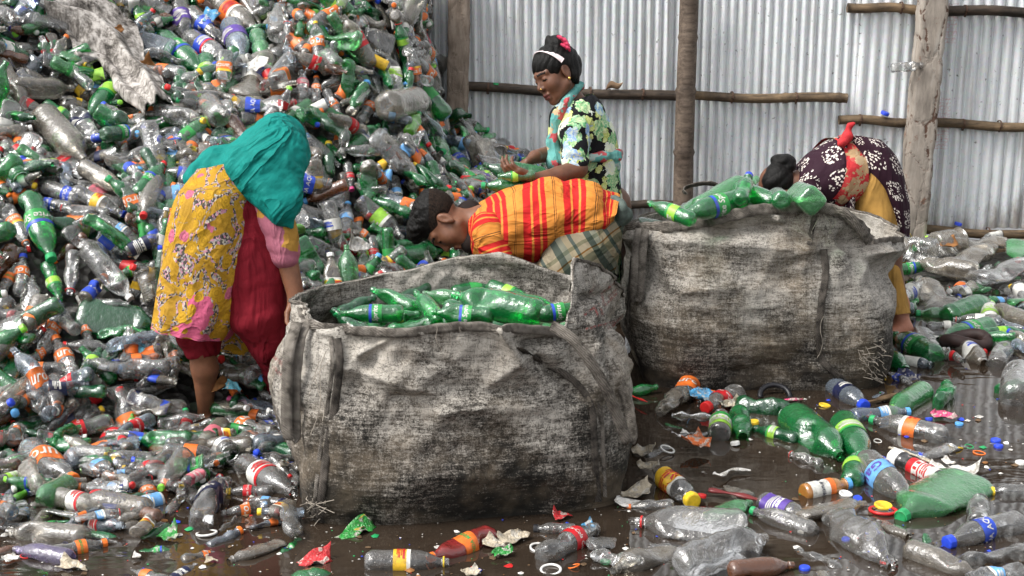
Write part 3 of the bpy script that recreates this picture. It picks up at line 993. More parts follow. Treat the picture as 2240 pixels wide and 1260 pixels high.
setc(nt, b, ramp(nt, hn, [(.38, (.004, .003, .0025)), (.66, (.030, .018, .012))]))
bump_(nt, b, hn, .8, .006)
CROP = m

def head_prims(O, f, u, s=1.0):
    """a head with face; O skull centre, f forward, u up. Returns prims and the frame"""
    f = unit(f); u = unit(np.asarray(u) - f * (np.asarray(u) @ f)); r = np.cross(f, u)
    R = np.stack([r, f, u], 1)
    def q(x, y, z): return np.asarray(O) + R @ (np.array([x, y, z]) * s)
    def e(c, rad, k, rot=None): return ('e', q(*c), tuple(x * s for x in rad), R if rot is None else R @ rot, k * s if k > 0 else k * s)
    def c(a, b_, ra, rb, k): return ('c', q(*a), q(*b_), ra * s, rb * s, k * s)
    pr = [e((0, -.012, .035), (.072, .092, .076), .01),
          e((0, .030, -.028), (.058, .060, .082), .03),
          c((0, .015, -.053), (0, .058, -.092), .043, .023, .025),
          e((0, .068, -.104), (.020, .016, .014), .018)]
    for sx in (-1, 1):
        pr += [e((sx * .034, .056, -.034), (.026, .026, .030), .025),
               c((sx * .010, .085, .017), (sx * .046, .066, .019), .011, .009, .014),
               c((sx * .052, .005, -.06), (sx * .030, .05, -.088), .02, .018, .02)]
    for sx in (-1, 1):
        pr.append(e((sx * .031, .093, -.003), (.018, .012, .011), -.010))
    for sx in (-1, 1):
        pr.append(e((sx * .031, .0745, -.003), (.0150, .0135, .0125), .003))
    pr += [c((0, .085, .004), (0, .103, -.032), .0075, .0105, .012)]
    for sx in (-1, 1):
        pr.append(e((sx * .0105, .095, -.036), (.0078, .009, .007), .006))
    pr += [c((-.017, .088, -.066), (.017, .088, -.066), .0075, .0075, .006), c((0, .092, -.066), (0, .0925, -.067), .009, .009, .008),
           c((-.014, .086, -.080), (.014, .086, -.080), .0085, .0085, .006),
           c((-.024, .094, -.073), (.024, .094, -.073), .0022, .0022, -.004)]
    for sx in (-1, 1):
        pr += [e((sx * .074, -.004, -.012), (.009, .019, .032), .006), e((sx * .086, -.001, -.008), (.010, .010, .020), -.005),
               e((sx * .075, -.002, -.040), (.007, .009, .010), .005)]
    return pr, R

def hand_prims(W, d, n, side=1, curl=.5, s=1.0, k=.006):
    """hand at wrist W pointing along d, palm facing n; thumb on side*(d x n)"""
    d = unit(d); n = unit(np.asarray(n) - d * (np.asarray(n) @ d)); a = np.cross(d, n) * side
    W = np.asarray(W, float)
    def q(x, y, z): return W + (a * x + d * y + n * z) * s
    pr = []
    for x in (.026, .009, -.009, -.025):
        pr.append(('c', q(x * .6, .005, 0), q(x, .080 - abs(x) * .25, 0), .0155 * s, .0125 * s, .012))
    L = {.026: (.040, .024, .018), .009: (.045, .028, .020), -.009: (.041, .026, .019), -.025: (.032, .020, .016)}
    for i, x in enumerate((.026, .009, -.009, -.025)):
        p = q(x, .082 - abs(x) * .25, .001); ang = curl * (.35 + .1 * i)
        rr = (.0088, .0080, .0074, .0064)
        spread = x * 2.0
        for j, l in enumerate(L[x]):
            dr = unit(d * cos(ang) + n * sin(ang) + a * spread * .12)
            p2 = p + dr * l * s
            pr.append(('c', p, p2, rr[j] * s, rr[j + 1] * s, .003))
            p = p2; ang += curl * .85
    t0 = q(.022, .020, .004); t1 = q(.048, .048, .016); t2 = t1 + unit(d * .8 + a * .35 + n * (.3 + curl * .4)) * .032 * s; t3 = t2 + unit(d * .8 - a * .1 + n * (.3 + curl * .5)) * .026 * s
    pr += [('c', t0, t1, .0145 * s, .0105 * s, .01), ('c', t1, t2, .0098 * s, .0088 * s, .004), ('c', t2, t3, .0088 * s, .007 * s, .003)]
    return pr

def body(prims, root, mats, h=.005, paint=None, it=1):
    V, F = sdf_mesh(prims, h)
    V = smooth_verts(V, F, it)
    mi = None
    if paint is not None:
        mi = paint(V[F].mean(1))
    return obj('body', mesh_from('body', V, F, mats, mi), root)

def cloth(name, prims, root, mat, h=.007, it=2, fold=None, label=None):
    V, F = sdf_mesh(prims, h)
    V = smooth_verts(V, F, it)
    if fold:
        for fo in fold:
            V = folds(V, F, *fo)
    return obj(name, mesh_from(name, V, F, [mat]), root, label=label)

def loft_obj(name, rings, root, mat, seg=56, per=8, crease=None, fold=None, label=None, **kw):
    V, F = loft(rings, seg, per, fold=fold, **kw)
    n = (len(rings) - 1) * per + 1
    Vq = V.copy()
    if crease:
        Fq = [f for f in F if len(f) == 4]
        for (along, k, amp, sd) in crease:
            V = folds(V, np.array(Fq), along, k, amp, sd)
    me = mesh_from(name, V, F, [mat])
    C = V.reshape(n, seg, 3)
    circ = np.linalg.norm(np.roll(C, -1, 1) - C, axis=2).sum(1).mean()
    ln = np.linalg.norm(np.diff(C.mean(1), axis=0), axis=1).sum()
    uv = me.uv_layers.new(name='UVMap')
    li = np.empty(len(me.loops), np.int32); me.loops.foreach_get('vertex_index', li)
    U = np.zeros((len(li), 2)); U[:, 0] = (li % seg) / seg * circ; U[:, 1] = (li // seg) / (n - 1) * ln
    pos = 0
    for p in me.polygons:
        l = list(p.loop_indices)
        ks = li[l] % seg
        if ks.max() - ks.min() > seg // 2:
            for a, kk in zip(l, ks):
                if kk < seg // 2: U[a, 0] += circ
    uv.data.foreach_set('uv', U.ravel())
    return obj(name, me, root, label=label)

def band(name, pts, w, th, root, mat, nrm=(0, -1, 0), n=60, wob=0.1, label=None):
    return ribbon(np.array(pts), np.array([unit(x) for x in ([nrm] * len(pts))]) if np.ndim(nrm) == 1 else np.array(nrm), w, th, n, name, mat, root, wob=wob, label=label)

# ---------------------------------------------------------------- cloth patterns
def floral(name, base, blobs, scale, dist, kind='Object', rough=.75, fine=None, seedoff=0.0, thr=.0):
    m, nt, b = new_mat(name, rough, .15)
    t = nt.nodes.new('ShaderNodeTexCoord')
    v = nd(nt, 'Mapping', {'Vector': t.outputs[kind], 'Location': (seedoff, seedoff * .7, 0)}).outputs[0]
    w_ = nd(nt, 'TexNoise', {'Vector': v, 'Scale': scale * 1.6, 'Detail': 3})
    vv = nd(nt, 'VectorMath', {0: v, 1: nd(nt, 'VectorMath', {0: w_.outputs[1], 3: dist}, operation='SCALE').outputs[0]}, operation='ADD').outputs[0]
    vo = nd(nt, 'TexVoronoi', {'Vector': vv, 'Scale': scale})
    sep = nd(nt, 'SeparateColor', {'Color': vo.outputs['Color']})
    c = ramp(nt, sep.outputs[0], blobs, 'CONSTANT')
    # petals: darker rings and pale centres
    n2 = noise_(nt, vv, scale * 4.5, 4, .7)
    c = mixc(nt, ramp(nt, n2, [(.52, (0, 0, 0)), (.7, (.55, .55, .55))]), c, (.75, .75, .62), 'SOFT_LIGHT')
    edge = nd(nt, 'TexVoronoi', {'Vector': vv, 'Scale': scale}, feature='DISTANCE_TO_EDGE').outputs['Distance']
    if base is not None:
        c = mixc(nt, ramp(nt, edge, [(0.06 + thr, (1, 1, 1)), (.10 + thr, (0, 0, 0))]), c, base)
    if fine:
        c = fine(nt, v, vv, c)
    setc(nt, b, c)
    wrinkle(nt, b, v, 8, .55, .014, weave=500)
    return m

# ============================= woman in the teal headscarf
def fine1(nt, v, vv, c):
    # small garland print and a pink zone towards the hem
    sx = nd(nt, 'SeparateXYZ', {'Vector': v})
    vo = nd(nt, 'TexVoronoi', {'Vector': v, 'Scale': 170.0})
    gar = noise_(nt, vv, 13, 3, .55, 1.0)
    line = math_(nt, 'ABSOLUTE', math_(nt, 'SUBTRACT', gar, .5))
    mask = ramp(nt, line, [(.034, (1, 1, 1)), (.046, (0, 0, 0))])
    sep = nd(nt, 'SeparateColor', {'Color': vo.outputs['Color']})
    dots = ramp(nt, sep.outputs[1], [(0, (.05, .045, .05)), (.28, (.30, .27, .30)), (.5, (.45, .22, .30)), (.68, (.10, .09, .08)), (.85, (.45, .42, .34))], 'CONSTANT')
    c = mixc(nt, mask, c, dots)
    low = nd(nt, 'MapRange', {'Value': sx.outputs[1], 'From Min': .25, 'From Max': .62, 'To Min': -.22, 'To Max': .20})
    pk = math_(nt, 'GREATER_THAN', math_(nt, 'ADD', noise_(nt, v, 7, 3, .5), low.outputs[0]), .60)
    c = mixc(nt, pk, c, (.50, .10, .20))
    fl = nd(nt, 'TexVoronoi', {'Vector': v, 'Scale': 19.0})
    rose = math_(nt, 'LESS_THAN', fl.outputs['Distance'], math_(nt, 'ADD', .22, math_(nt, 'MULTIPLY', noise_(nt, v, 50, 2), .34)))
    fs = nd(nt, 'SeparateColor', {'Color': fl.outputs['Color']})
    rc = ramp(nt, fs.outputs[0], [(0, (.45, .26, .02)), (.62, (.45, .26, .02)), (.78, (.46, .12, .20))], 'CONSTANT')
    ring_ = ramp(nt, math_(nt, 'FRACT', math_(nt, 'MULTIPLY', fl.outputs['Distance'], 7.0)), [(.0, (.55, .55, .55)), (.3, (1, 1, 1))])
    rc = mixc(nt, 1.0, rc, ring_, 'MULTIPLY')
    c = mixc(nt, rose, c, rc)
    rim = math_(nt, 'GREATER_THAN', sx.outputs[1], .735)
    c = mixc(nt, math_(nt, 'MULTIPLY', rim, math_(nt, 'LESS_THAN', vo.outputs['Distance'], .5)), c, (.42, .12, .17))
    wv = noise_(nt, v, 330, 2)
    return mixc(nt, .18, c, ramp(nt, wv, [(.3, (.1, .07, .02)), (.7, (.9, .8, .5))]), 'OVERLAY')
YEL = floral('mustard_floral_cotton', None, [(0, (.38, .215, .022)), (.5, (.41, .235, .024)), (.8, (.35, .20, .024))], 7.0, .05, 'UV', fine=fine1)
m, nt, b = new_mat('teal_cotton', .7, .15)
v = objco(nt)
st = noise_(nt, objco(nt, (90, 40, 22), (0.3, .5, .4)), 1.2, 4, .6, .3)
setc(nt, b, ramp(nt, noise_(nt, v, 9, 4), [(.3, (.002, .150, .128)), (.7, (.004, .205, .178))]))
wrinkle(nt, b, nd(nt, 'Mapping', {'Vector': v, 'Rotation': (0, -.75, .2)}).outputs[0], 7, .8, .02, (1, 1, .16), 500)
TEAL = m
RED_T = simple('dark_red_cotton', (.17, .010, .018), .8, .1, .3, 9)
nt = RED_T.node_tree; wrinkle(nt, nt.nodes['Principled BSDF'], objco(nt), 7, .8, .02, (1, 1, .3), 500)

w1 = obj('person', None, label='person in teal headscarf and mustard floral tunic bending over the front sack', cat='person')
foot1 = G(455, 925, -.03)
Yf = foot1[1]
kn = P(440, 755, 5.36)
pr = [('c', P(470, 560, 5.36), kn, .085, .052, .03), ('c', kn, P(448, 805, 5.37), .050, .046, .02), ('c', P(448, 805, 5.37), P(449, 905, Yf), .046, .025, .02),
      ('c', P(449, 903, Yf), foot1, .026, .033, .01), ('c', foot1 + [0, .02, 0], foot1 + [.05, -.12, -.03], .034, .026, .02),
      ('c', P(520, 500, 5.42), P(575, 690, 5.36), .085, .06, .03), ('c', P(575, 690, 5.36), P(625, 850, 5.50), .055, .04, .02), ('c', P(625, 850, 5.5), P(640, 890, 5.5), .03, .03, .02),
      ('e', P(465, 480, 5.40), (.10, .09, .10), None, .05), ('c', P(470, 450, 5.40), P(555, 392, 5.47), .08, .07, .06), ('c', P(565, 385, 5.47), P(606, 330, 5.50), .05, .05, .04),
      ('c', P(585, 405, 5.40), P(622, 545, 5.33), .045, .040, .03), ('c', P(622, 545, 5.33), P(648, 650, 5.30), .040, .029, .015)]
hp, _ = head_prims(P(612, 325, 5.50), unit(RIGHT * .5 + FWD * .5 - UPV * .7), unit(RIGHT * .5 + UPV * .7 + FWD * .1), .74)
pr += hp + hand_prims(P(648, 648, 5.30), P(670, 730, 5.28) - P(648, 648, 5.30), (0.3, -.9, .2), 1, .6)
body(pr, w1, [SK_A], .0055)
def fold1(a, t):
    return .05 * t * sin(a * 2 * pi * 5 + 1.5 * t) + .03 * t * sin(a * 2 * pi * 11 + 2)
loft_obj('tunic', [(425, 372, 545, 352, 5.43, .10), (402, 412, 556, 418, 5.42, .15), (380, 460, 553, 472, 5.39, .17), (363, 535, 552, 545, 5.37, .165), (352, 612, 540, 622, 5.36, .155), (341, 680, 520, 692, 5.35, .15), (335, 712, 497, 738, 5.35, .145)],
         w1, YEL, 72, 12, crease=[((.15, .1, 1), 1.6, .010, 3), ((-.2, .2, 1), 4, .003, 8)], fold=fold1, cap1=False)
loft_obj('tunic_front_panel', [(498, 560, 556, 570, 5.50, .03), (487, 660, 560, 670, 5.50, .03), (478, 765, 556, 778, 5.50, .035)], w1, YEL, 40, 10,
         crease=[((0, 0, 1), 4, .008, 5)], cap1=False)
cloth('trousers', [('c', P(505, 470, 5.42), P(556, 600, 5.38), .14, .115, .04), ('c', P(556, 600, 5.38), P(565, 690, 5.33), .115, .088, .04), ('c', P(568, 690, 5.34), P(592, 745, 5.36), .088, .07, .04), ('c', P(590, 740, 5.36), P(625, 850, 5.5), .07, .06, .04),
                   ('c', P(455, 590, 5.38), P(436, 710, 5.37), .11, .088, .04), ('c', P(436, 710, 5.37), P(446, 792, 5.36), .084, .048, .02), ('c', P(446, 791, 5.36), P(446, 797, 5.36), .055, .055, -.004)],
      w1, RED_T, .007, 2, [((.3, .1, 1), 4, .007, 4), ((1, .2, .3), 6, .003, 7)])
cloth('tunic_sleeve', [('c', P(588, 420, 5.38), P(619, 535, 5.325), .070, .054, .02), ('c', P(619, 535, 5.325), P(624, 556, 5.32), .055, .052, .01)], w1,
      floral('faded_pink_sleeve', None, [(0, (.38, .20, .04)), (.35, (.36, .13, .16)), (.6, (.30, .10, .14)), (.85, (.36, .30, .2))], 9, .06), .006, 2, [((1, .3, -.2), 7, .005, 2)])
cloth('headscarf', [('e', P(614, 318, 5.50), (.092, .115, .112), None, .03),
                    ('c', P(600, 330, 5.50), P(550, 372, 5.47), .086, .080, .07),
                    ('c', P(572, 372, 5.45), P(460, 380, 5.42), .098, .062, .08), ('c', P(470, 372, 5.43), P(424, 388, 5.41), .066, .020, .05),
                    ('c', P(634, 330, 5.43), P(634, 455, 5.33), .055, .030, .05), ('c', P(560, 372, 5.38), P(620, 468, 5.31), .075, .026, .06), ('c', P(628, 440, 5.32), P(639, 497, 5.29), .030, .006, .02), ('c', P(590, 330, 5.38), P(640, 430, 5.32), .05, .03, .05),
                    ('c', P(545, 372, 5.36), P(605, 462, 5.29), .05, .02, .07)],
      w1, TEAL, .006, 2, [((.72, .1, -.66), 3.2, .006, 11), ((.72, .1, -.66), 7, .005, 17), ((.72, .1, -.66), 15, .0028, 13)])

# ============================= girl in the flower print
m, nt, b = new_mat('black_flower_print', .75, .15)
v = objco(nt)
c = None
for (sc, sd, rad, cols) in ((17.0, 0.0, .54, [(0, (.10, .33, .14)), (.3, (.38, .44, .09)), (.55, (.16, .40, .22)), (.8, (.46, .50, .16))]), (14.0, 3.7, .47, [(0, (.20, .34, .62)), (.35, (.62, .66, .60)), (.6, (.42, .48, .12)), (.85, (.24, .40, .60))])):
    vq = nd(nt, 'Mapping', {'Vector': v, 'Location': (sd, sd * .3, sd * 2)}).outputs[0]
    ns = nd(nt, 'TexNoise', {'Vector': vq, 'Scale': 26.0, 'Detail': 3, 'Roughness': .6})
    vq = nd(nt, 'VectorMath', {0: vq, 1: nd(nt, 'VectorMath', {0: ns.outputs[1], 3: .045}, operation='SCALE').outputs[0]}, operation='ADD').outputs[0]
    vo = nd(nt, 'TexVoronoi', {'Vector': vq, 'Scale': sc, 'Randomness': .9})
    sp = nd(nt, 'SeparateColor', {'Color': vo.outputs['Color']})
    fc = ramp(nt, sp.outputs[0], cols, 'CONSTANT')
    pet = noise_(nt, vq, 48, 4, .65, 1.5)
    fc = mixc(nt, ramp(nt, pet, [(.42, (0, 0, 0)), (.62, (.75, .75, .75))]), fc, (.66, .70, .42))
    fc = mixc(nt, ramp(nt, pet, [(.30, (.8, .8, .8)), (.42, (0, 0, 0))]), fc, (.03, .12, .07))
    mask = math_(nt, 'LESS_THAN', math_(nt, 'ADD', vo.outputs['Distance'], math_(nt, 'MULTIPLY', math_(nt, 'SUBTRACT', noise_(nt, vq, 30, 2), .5), .55)), rad)
    c = mixc(nt, mask, c if c is not None else (.008, .008, .010), fc)
setc(nt, b, c)
wrinkle(nt, b, v, 8, .6, .014, (1, 1, .5))
GF = m
SCF = floral('thin_patterned_scarf', None, [(0, (.10, .30, .28)), (.35, (.14, .36, .33)), (.55, (.45, .08, .09)), (.7, (.45, .33, .2)), (.82, (.35, .45, .42))], 34.0, .04, 'Object')
w2 = obj('person', None, label='person with hair bun and white headband sorting green bottles in a black flowered dress', cat='person')
YG = 6.15
f2 = unit(-.78 * RIGHT - .46 * UPV - .44 * FWD); u2 = unit(-.36 * RIGHT + .92 * UPV - .08 * FWD)
H2 = P(1215, 158, YG)
hp, R2h = head_prims(H2, f2, u2, .93)
gz = [-.02]
pr = [('c', P(1242, 195, YG + .01), P(1260, 235, YG + .02), .040, .044, .02), ('c', P(1264, 262, YG + .03), P(1300, 430, YG + .05), .075, .08, .05),
      ('c', P(1262, 275, 6.08), P(1262, 290, 6.04), .045, .045, .04), ('c', P(1259, 290, 6.04), P(1263, 368, 5.98), .040, .036, .02), ('c', P(1263, 370, 5.98), P(1222, 383, 5.93), .037, .032, .02), ('c', P(1222, 383, 5.93), P(1166, 392, 5.88), .032, .022, .012),
      ('c', P(1238, 275, 6.25), P(1225, 330, 6.22), .04, .04, .03), ('c', P(1225, 332, 6.22), P(1170, 343, 6.06), .036, .026, .015),
      ('c', P(1312, 450, YG + .03), G(1315, 690) + [0, 0, .0], .085, .045, .03), ('c', P(1335, 450, YG + .13), G(1345, 680), .085, .045, .03),
      ('c', G(1315, 690), G(1290, 705), .035, .03, .02), ('c', G(1345, 680), G(1320, 695), .035, .03, .02)]
pr += hp
pr += hand_prims(P(1168, 391, 5.88), P(1128, 378, 5.86) - P(1168, 391, 5.88), (-.3, .5, .8), 1, .75, .95)
pr += hand_prims(P(1172, 343, 6.06), P(1140, 360, 6.0) - P(1172, 343, 6.06), (-.1, -.5, -.6), -1, .55, .95)
def paint_face(H, R, s, brow=True):
    def fn(C):
        q = (C - H) @ R / s
        mi = np.zeros(len(C), int)
        lip = (np.abs(q[:, 0]) < .023 - .4 * np.abs(q[:, 2] + .073)) & (q[:, 2] < -.060) & (q[:, 2] > -.089) & (q[:, 1] > .083)
        mi[lip] = 1
        ax = np.abs(q[:, 0])
        eye = (((ax - .031) / .0155) ** 2 + ((q[:, 2] + .008) / .0042) ** 2 < 1) & (q[:, 1] > .06)
        mi[eye] = 2
        if brow:
            br = (ax > .010) & (ax < .050) & (np.abs(q[:, 2] - (.0195 + .05 * ax - 1.6 * np.maximum(ax - .033, 0) ** 1.1 * .2)) < .0045) & (q[:, 1] > .05)
            mi[br] = 2
        return mi
    return fn
body(pr, w2, [SK_B, LIP, LASH], .004, paint_face(H2, R2h, .93), 1)
def hq(H, R, s):
    return lambda x, y, z: np.asarray(H) + R @ (np.array([x, y, z]) * s)
q2 = hq(H2, R2h, .93)
def he(R, c, rad, k, s, q): return ('e', q(*c), tuple(x * s for x in rad), R, k)
bun = P(1218, 96, YG + .02)
V, F = sdf_mesh([he(R2h, (0, -.013, .034), (.080, .100, .083), .02, .93, q2), he(R2h, (0, -.055, .0), (.072, .062, .07), .03, .93, q2),
                 he(R2h, (0, .130, -.056), (.105, .085, .100), -.012, .93, q2), he(R2h, (.078, .010, -.035), (.03, .032, .045), -.008, .93, q2), he(R2h, (-.078, .010, -.035), (.03, .032, .045), -.008, .93, q2),
                 ('e', bun, (.043, .042, .034), None, .005), ('c', bun + [-.015, -.01, .005], bun + [-.030, 0, .018], .022, .014, .01), ('c', bun + [.03, -.01, .0], bun + [.047, 0, -.03], .018, .007, .01),
                 ('c', P(1252, 165, YG - .02), P(1263, 180, YG - .01), .026, .006, .02)], .0045)
V = smooth_verts(V, F, 1)
V = folds(V, F, R2h @ np.array([0, -.6, .8]), 14, .003, 3)
obj('hair', mesh_from('hair', V, F, [HAIR]), w2)
pts, wd = [], []
for a in np.linspace(-1.5, 1.5, 24):
    c = q2(.089 * sin(a), .030 - .035 * (1 - cos(a)), .044 + .082 * cos(a) - .02)
    pts.append(c); wd.append(R2h @ np.array([0, 1, .25]))
ribbon(np.array(pts), np.array(wd), .022, .0035, 70, 'headband', simple('white_pink_band', (.78, .66, .66), .5, .3, .15, 60), w2)
PINK = simple('pink_plastic', (.75, .06, .14), .35, .5, .1)
mb = MB()
cc = bun + [.016, -.052, .016]
for i, (dx, dz) in enumerate(((-.004, .014), (.012, .006), (.020, -.008), (.010, -.016), (.022, -.022))):
    p = cc + np.array([dx, 0, dz])
    mb.tube([p + [-.012, .006, .004], p, p + [.008, .002, -.008], p + [.010, .014, -.016]], [.005, .008, .006, .004], 8)
mb.build('hair_clip', PINK, w2)
GOLD = simple('gold', (.7, .42, .12), .25, .5, .1, 30, 1.0)
def small_ball(name, c, r, mat, parent, n=8, **kw):
    mb = MB()
    mb.tube([np.asarray(c) + [0, 0, r * cos(t)] for t in np.linspace(pi, 0, n)], [max(r * sin(t), 1e-4) for t in np.linspace(pi, 0, n)], 10)
    return mb.build(name, mat, parent, **kw)
for sx in (1, -1):
    small_ball('earring', q2(sx * .082, .002, -.046), .006, GOLD, w2)
small_ball('nose_stud', q2(.013, .106, -.034) if (R2h[:, 0] @ FWD) < 0 else q2(-.013, .106, -.034), .0035, GOLD, w2)
def fold2(a, t): return .02 * sin(a * 2 * pi * 4 + 3 * t) + .035 * max(0, t - .45) * sin(a * 2 * pi * 9)
loft_obj('dress', [(1232, 226, 1296, 206, YG + .02, .085), (1220, 248, 1320, 232, YG + .02, .125), (1210, 292, 1340, 282, YG + .03, .135), (1224, 340, 1353, 338, YG + .04, .125), (1240, 392, 1356, 388, YG + .05, .12), (1262, 460, 1361, 455, YG + .06, .14), (1262, 560, 1356, 560, YG + .06, .15), (1250, 625, 1362, 625, YG + .06, .16)],
         w2, GF, 72, 9, crease=[((.3, .1, 1), 2.2, .006, 3), ((1, .1, .4), 4, .003, 9)], fold=fold2, cap1=False)
cloth('dress_sleeve', [('c', P(1264, 256, 6.10), P(1256, 290, 6.04), .050, .055, .03), ('c', P(1256, 290, 6.04), P(1259, 343, 6.0), .054, .049, .02), ('c', P(1258, 345, 6.0), P(1259, 351, 5.995), .051, .050, .008)], w2, GF, .006, 2, [((1, .3, .3), 5, .005, 4)])
cloth('dress_sleeve', [('c', P(1238, 258, 6.24), P(1226, 325, 6.23), .066, .055, .02)], w2, GF, .007, 2, [((1, .3, .3), 5, .005, 6)])
cloth('scarf', [('c', P(1264, 192, YG - .01), P(1240, 220, YG - .06), .014, .018, .015), ('c', P(1240, 220, YG - .06), P(1219, 258, YG - .05), .018, .020, .015), ('c', P(1219, 258, YG - .05), P(1209, 310, YG - .04), .020, .020, .015),
                ('c', P(1209, 310, YG - .04), P(1217, 354, YG - .06), .022, .036, .02), ('c', P(1217, 354, YG - .06), P(1227, 370, YG - .06), .036, .024, .02), ('c', P(1266, 188, YG + .02), P(1240, 205, YG + .10), .02, .02, .02), ('c', P(1222, 366, YG - .06), P(1236, 384, YG - .03), .03, .014, .02)],
      w2, SCF, .005, 2, [((-.3, 0, 1), 9, .004, 3)])
cloth('waist_scarf', [('c', P(1275, 349, YG - .10), P(1318, 342, YG - .075), .018, .020, .015), ('c', P(1318, 342, YG - .075), P(1350, 336, YG + .01), .020, .016, .015), ('e', P(1347, 340, YG - .02), (.026, .026, .024), None, .012), ('c', P(1348, 345, YG - .02), P(1354, 372, YG - .01), .018, .006, .01), ('c', P(1347, 345, YG - .03), P(1343, 365, YG - .03), .014, .005, .01),
                      ('c', P(1350, 336, YG + .01), P(1352, 335, YG + .12), .016, .016, .012)],
      w2, SCF, .005, 2, [((1, 0, .1), 10, .004, 5)])

# ============================= man in the striped shirt
m, nt, b = new_mat('striped_shirt_cotton', .75, .15)
t = nt.nodes.new('ShaderNodeTexCoord')
sx = nd(nt, 'SeparateXYZ', {'Vector': t.outputs['UV']})
wn = noise_(nt, t.outputs['UV'], 7, 2)
al = math_(nt, 'ADD', sx.outputs[1], math_(nt, 'MULTIPLY', wn, .006))
ORG, RDS, BLK = (.52, .195, .035), (.44, .015, .014), (.02, .012, .01)
fr = math_(nt, 'FRACT', math_(nt, 'DIVIDE', al, .118))
c = ramp(nt, fr, [(0, RDS), (.12, ORG), (.17, RDS), (.31, ORG), (.36, RDS), (.47, ORG), (.665, BLK), (.68, ORG), (.715, BLK), (.73, ORG), (.93, RDS)], 'CONSTANT')
c = mixc(nt, .25, c, ramp(nt, noise_(nt, t.outputs['UV'], 14, 5), [(.3, (.25, .25, .25)), (.7, (.8, .8, .8))]), 'OVERLAY')
setc(nt, b, c); wrinkle(nt, b, objco(nt), 8, .6, .016, (.4, 1, 1))
STRIPE = m
m, nt, b = new_mat('plaid_cotton', .75, .15)
v = objco(nt, (1, 1, 1), (.1, .55, .0))
sx = nd(nt, 'SeparateXYZ', {'Vector': v})
def bandset(axis, per, stops):
    return ramp(nt, math_(nt, 'FRACT', math_(nt, 'DIVIDE', math_(nt, 'ADD', sx.outputs[axis], math_(nt, 'MULTIPLY', noise_(nt, v, 5, 2), .03)), per)), stops, 'CONSTANT')
A_ = bandset(0, .125, [(0, (.26, .22, .15)), (.35, (.06, .075, .06)), (.55, (.20, .20, .15)), (.72, (.30, .25, .16)), (.9, (.08, .10, .085))])
B_ = bandset(2, .14, [(0, (.9, .9, .9)), (.4, (.45, .5, .45)), (.62, (.95, .9, .8)), (.70, (.55, .28, .08)), (.74, (.9, .9, .9)), (.9, (.5, .55, .5))])
setc(nt, b, mixc(nt, 1.0, A_, B_, 'MULTIPLY'))
wrinkle(nt, b, v, 9, .6, .014)
PLAID = m
w3 = obj('person', None, label='person in orange and red striped shirt stooping behind the front sack', cat='person')
YM = 5.78
u3 = unit(-.95 * RIGHT + .16 * UPV + .1 * FWD); f3 = unit(-.20 * RIGHT - .97 * UPV - .06 * FWD)
H3 = P(972, 484, YM - .02)
hp, R3h = head_prims(H3, f3, u3, .98)
pr = [('c', P(995, 485, YM), P(1045, 490, YM), .055, .062, .03), ('c', P(1070, 500, YM), P(1180, 480, YM), .075, .10, .06), ('c', P(1180, 480, YM), P(1268, 500, YM + .02), .085, .06, .05),
      ('c', P(1068, 518, YM - .12), P(1092, 556, 5.62), .045, .044, .03), ('c', P(1092, 556, 5.62), P(1085, 640, 5.60), .042, .036, .02), ('c', P(1085, 640, 5.6), P(1060, 700, 5.56), .036, .026, .015),
      ('c', P(1065, 518, YM + .12), P(1080, 600, 5.85), .045, .042, .03), ('c', P(1080, 600, 5.85), P(1030, 700, 5.75), .04, .028, .02),
      ('c', P(1275, 520, YM - .03), P(1235, 660, 5.70), .062, .055, .03), ('c', P(1235, 660, 5.70), G(1275, 868), .055, .036, .02), ('c', G(1275, 868), G(1245, 885), .035, .028, .02),
      ('c', P(1285, 520, YM + .06), P(1270, 660, 5.85), .062, .055, .03), ('c', P(1270, 660, 5.85), G(1310, 845), .055, .036, .02), ('c', G(1310, 845), G(1285, 860), .035, .028, .02)]
pr += hp + hand_prims(P(1060, 700, 5.56), P(1040, 760, 5.54) - P(1060, 700, 5.56), (-.5, .7, -.3), 1, .7) + hand_prims(P(1030, 700, 5.75), P(1000, 740, 5.72) - P(1030, 700, 5.75), (-.5, -.7, -.3), -1, .7)
body(pr, w3, [SK_C, LIP, LASH], .0048, paint_face(H3, R3h, .98), 1)
q3 = hq(H3, R3h, .98)
V, F = sdf_mesh([he(R3h, (0, -.016, .040), (.081, .098, .081), .02, .98, q3), he(R3h, (0, .125, -.055), (.12, .095, .110), -.012, .98, q3), he(R3h, (0, .0, -.085), (.14, .14, .062), -.02, .98, q3),
                 he(R3h, (0, .05, .095), (.05, .045, .03), .03, .98, q3), he(R3h, (.08, .000, -.026), (.03, .036, .045), -.008, .98, q3), he(R3h, (-.08, .000, -.026), (.03, .036, .045), -.008, .98, q3)], .0045)
V = smooth_verts(V, F, 1)
N = vnormals(V, F)
qq = (V - H3) @ R3h
top = np.clip((qq[:, 2] - .035) / .05, 0, 1)
V = V + N * (top * (.006 + .010 * np.abs(waves(V, 26, 8, 9))) - (1 - top) * .0015)[:, None]
hc = (V[F].mean(1) - H3) @ R3h
obj('hair', mesh_from('hair', V, F, [CROP, HAIR], (hc[:, 2] + .25 * hc[:, 1] > .048).astype(int)), w3)
def mir(rings): return rings
